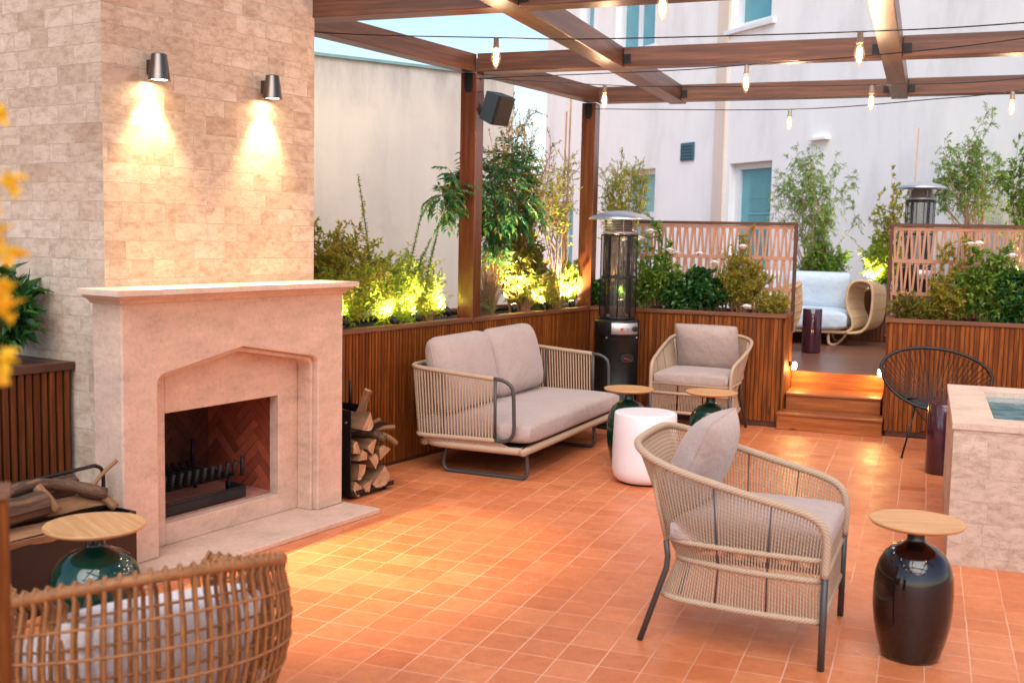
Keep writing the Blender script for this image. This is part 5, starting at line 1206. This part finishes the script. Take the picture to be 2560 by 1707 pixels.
# --- deck plants
q=Vector((-1.30,13.8,1.02)); plant('bamboo_plant','tall airy bamboo like plant against the white wall above the rattan sofa','plant',q,blob((-1.45,13.8,2.42),.42,.16,.38,26,41)+blob((-1.28,13.8,1.75),.20,.15,.42,14,42)+[(-.95,13.8,2.3),(-.82,13.8,2.42),(-.9,13.8,2.15)],'leaf_bamboo','stem_pale',L=.045,w=.010,nsub=10,sub=.19,nl=10,r=.008,start=.55,droop=.5,seed=71,up=0,curve=.24)
q=Vector((-1.22,13.75,1.02)); plant('shrub','dark leafy shrub at the foot of the bamboo like plant','shrub',q,blob((-1.18,13.75,1.36),.30,.14,.22,18,43),'leaf_mid','stem_green',L=.06,w=.022,nsub=8,sub=.18,nl=7,seed=72)
q=Vector((-.50,13.78,1.02)); plant('shrub','yellow green bush lit from below behind the rattan sofa arm','shrub',q,blob((-.48,13.78,1.38),.24,.15,.34,26,44),'leaf_yellow','stem_green',L=.055,w=.024,nsub=8,sub=.15,nl=7,seed=73)
q=Vector((-.34,13.85,1.02)); plant('sapling','thin sapling with yellow green leaves left of the deck heater','tree',q,blob((-.40,13.8,2.05),.20,.12,.38,13,45)+[(-.45,13.8,2.48)],'leaf_olive','stem_pale',L=.055,w=.028,nsub=6,sub=.12,nl=5,r=.006,start=.4,seed=74)
q=Vector((.48,13.8,1.02)); plant('small_tree','leafy small tree with fine green foliage against the white wall at the right','tree',q,blob((.38,13.8,2.52),.42,.18,.42,34,46)+[(.62,13.8,3.05),(.58,13.8,3.15),(.82,13.8,2.5)],'leaf_bamboo','stem_pale',L=.042,w=.013,nsub=10,sub=.20,nl=9,r=.011,start=.6,droop=.3,seed=75,up=0,curve=.2)
q=Vector((.95,13.8,1.02)); plant('small_tree','leafy branch reaching in at the far right edge','tree',q,blob((1.05,13.8,2.4),.3,.18,.6,20,47),'leaf_mid','stem_pale',L=.06,w=.03,nsub=7,sub=.15,nl=6,r=.009,start=.4,seed=76)
o=MB(); o.tube([(-.20,13.8,1.02),(-.17,13.8,2.95)],.008,6); ob=o.build('cane_stake','bamboo_cane',None,(-.2,13.8,1.02)); ob.location=(-.2,13.8,1.02); tag(ob,'thin cane stake rising beside the deck heater','stake','bare cane stakes')
# --- left: plant in the dark planter and golden flowers near the lens
q=W(-4.78,3.12,.90); plant('leafy_plant','dark green plant with upright pointed leaves in the left planter','plant',q,blob(W(-4.80,3.14,1.22),.16,.16,.20,16,51),'leaf_dark','stem_green',L=.085,w=.034,nsub=6,sub=.09,nl=5,seed=81)
def golden(lb_,sb): pass
q=Vector((-1.50,.98,.9)); 
tips=[(1.0*x*.50,y*.50,1.6+(z-1.6)*.55) for x,y,z in ((-1.90,1.84,1.80),(-1.87,1.83,1.68),(-1.84,1.80,1.56),(-1.87,1.83,1.50),(-1.86,1.81,1.37),(-1.90,1.84,1.28),(-1.97,1.92,1.6),(-1.95,1.92,1.42))]
plant('golden_shrub','golden yellow flowering sprays at the left edge close to the camera','shrub',q,tips,'leaf_gold','stem_green',L=.020,w=.014,nsub=3,sub=.03,nl=6,r=.002,start=.85,seed=82)
e=empty('planter_pot',(-1.55,.98,0),0,'dark pot holding the golden flowering shrub beyond the left edge','pot')
b=MB(); b.lathe([(0,.0),(.14,.0),(.17,.05),(.19,.80),(.20,.84),(.18,.84),(.175,.80),(0,.80)],32); b.build('pot_body','metal_black',e)
b=MB(); b.disc(.174,.803,24); b.build('pot_soil','soil',e)

# --- spotlights among the plants
def uplight(p,t,en,label,ang=140,col=(1,.84,.46)):
    p=Vector(p); t=Vector(t); d=(t-p).normalized(); e=empty('garden_spotlight',p,0,label,'spotlight','garden spotlights among the plants')
    b=MB(); b.tube([(0,0,-.10),(0,0,-.02)],.006,6); b.tube([tuple(-d*.035),tuple(d*.035)],.026,14); b.build('lamp_head','metal_black',e)
    b=MB(); n_=d.orthogonal().normalized(); m_=d.cross(n_); b.poly([tuple(d*.0365+(n_*cos(2*PI*k/16)+m_*sin(2*PI*k/16))*.023) for k in range(16)]); b.build('lens','spot_lens',e)
    light_spot('spot_beam',tuple(d*.05),tuple(d*2),en,ang,.8,col,e,.03)
UP=(0,0,1)
uplight(W(-4.66,6.02,1.00),W(-4.95,6.0,1.3),50,'garden spotlight buried in the feathery shrub')
uplight(W(-4.68,6.70,1.03),W(-4.98,6.50,1.35),62,'garden spotlight just left of the nearer post')
uplight(W(-4.66,5.50,1.02),W(-4.95,5.60,1.5),50,'garden spotlight beside the chimney in the left planter')
uplight(W(-4.72,7.72,1.00),W(-4.95,7.85,1.8),74,'garden spotlight behind the grass clump')
uplight(W(-4.68,6.32,1.0),W(-4.95,6.25,1.4),37,'garden spotlight in the middle of the lime shrub')
uplight(W(-4.68,8.15,1.0),W(-4.95,8.15,1.6),50,'garden spotlight under the broad leaved bush')
uplight(W(-4.72,8.72,.99),W(-4.92,8.80,1.7),78,'garden spotlight under the lime spurge')
uplight((-2.60,9.70,1.0),(-2.72,9.95,2.0),33,'garden spotlight at the foot of the tree by the heater',70)
uplight((-.62,13.66,1.12),(-.55,13.9,1.8),65,'garden spotlight behind the rattan sofa arm')
uplight((.95,13.66,1.12),(.8,14.0,2.2),33,'garden spotlight near the right edge of the deck planter',80)
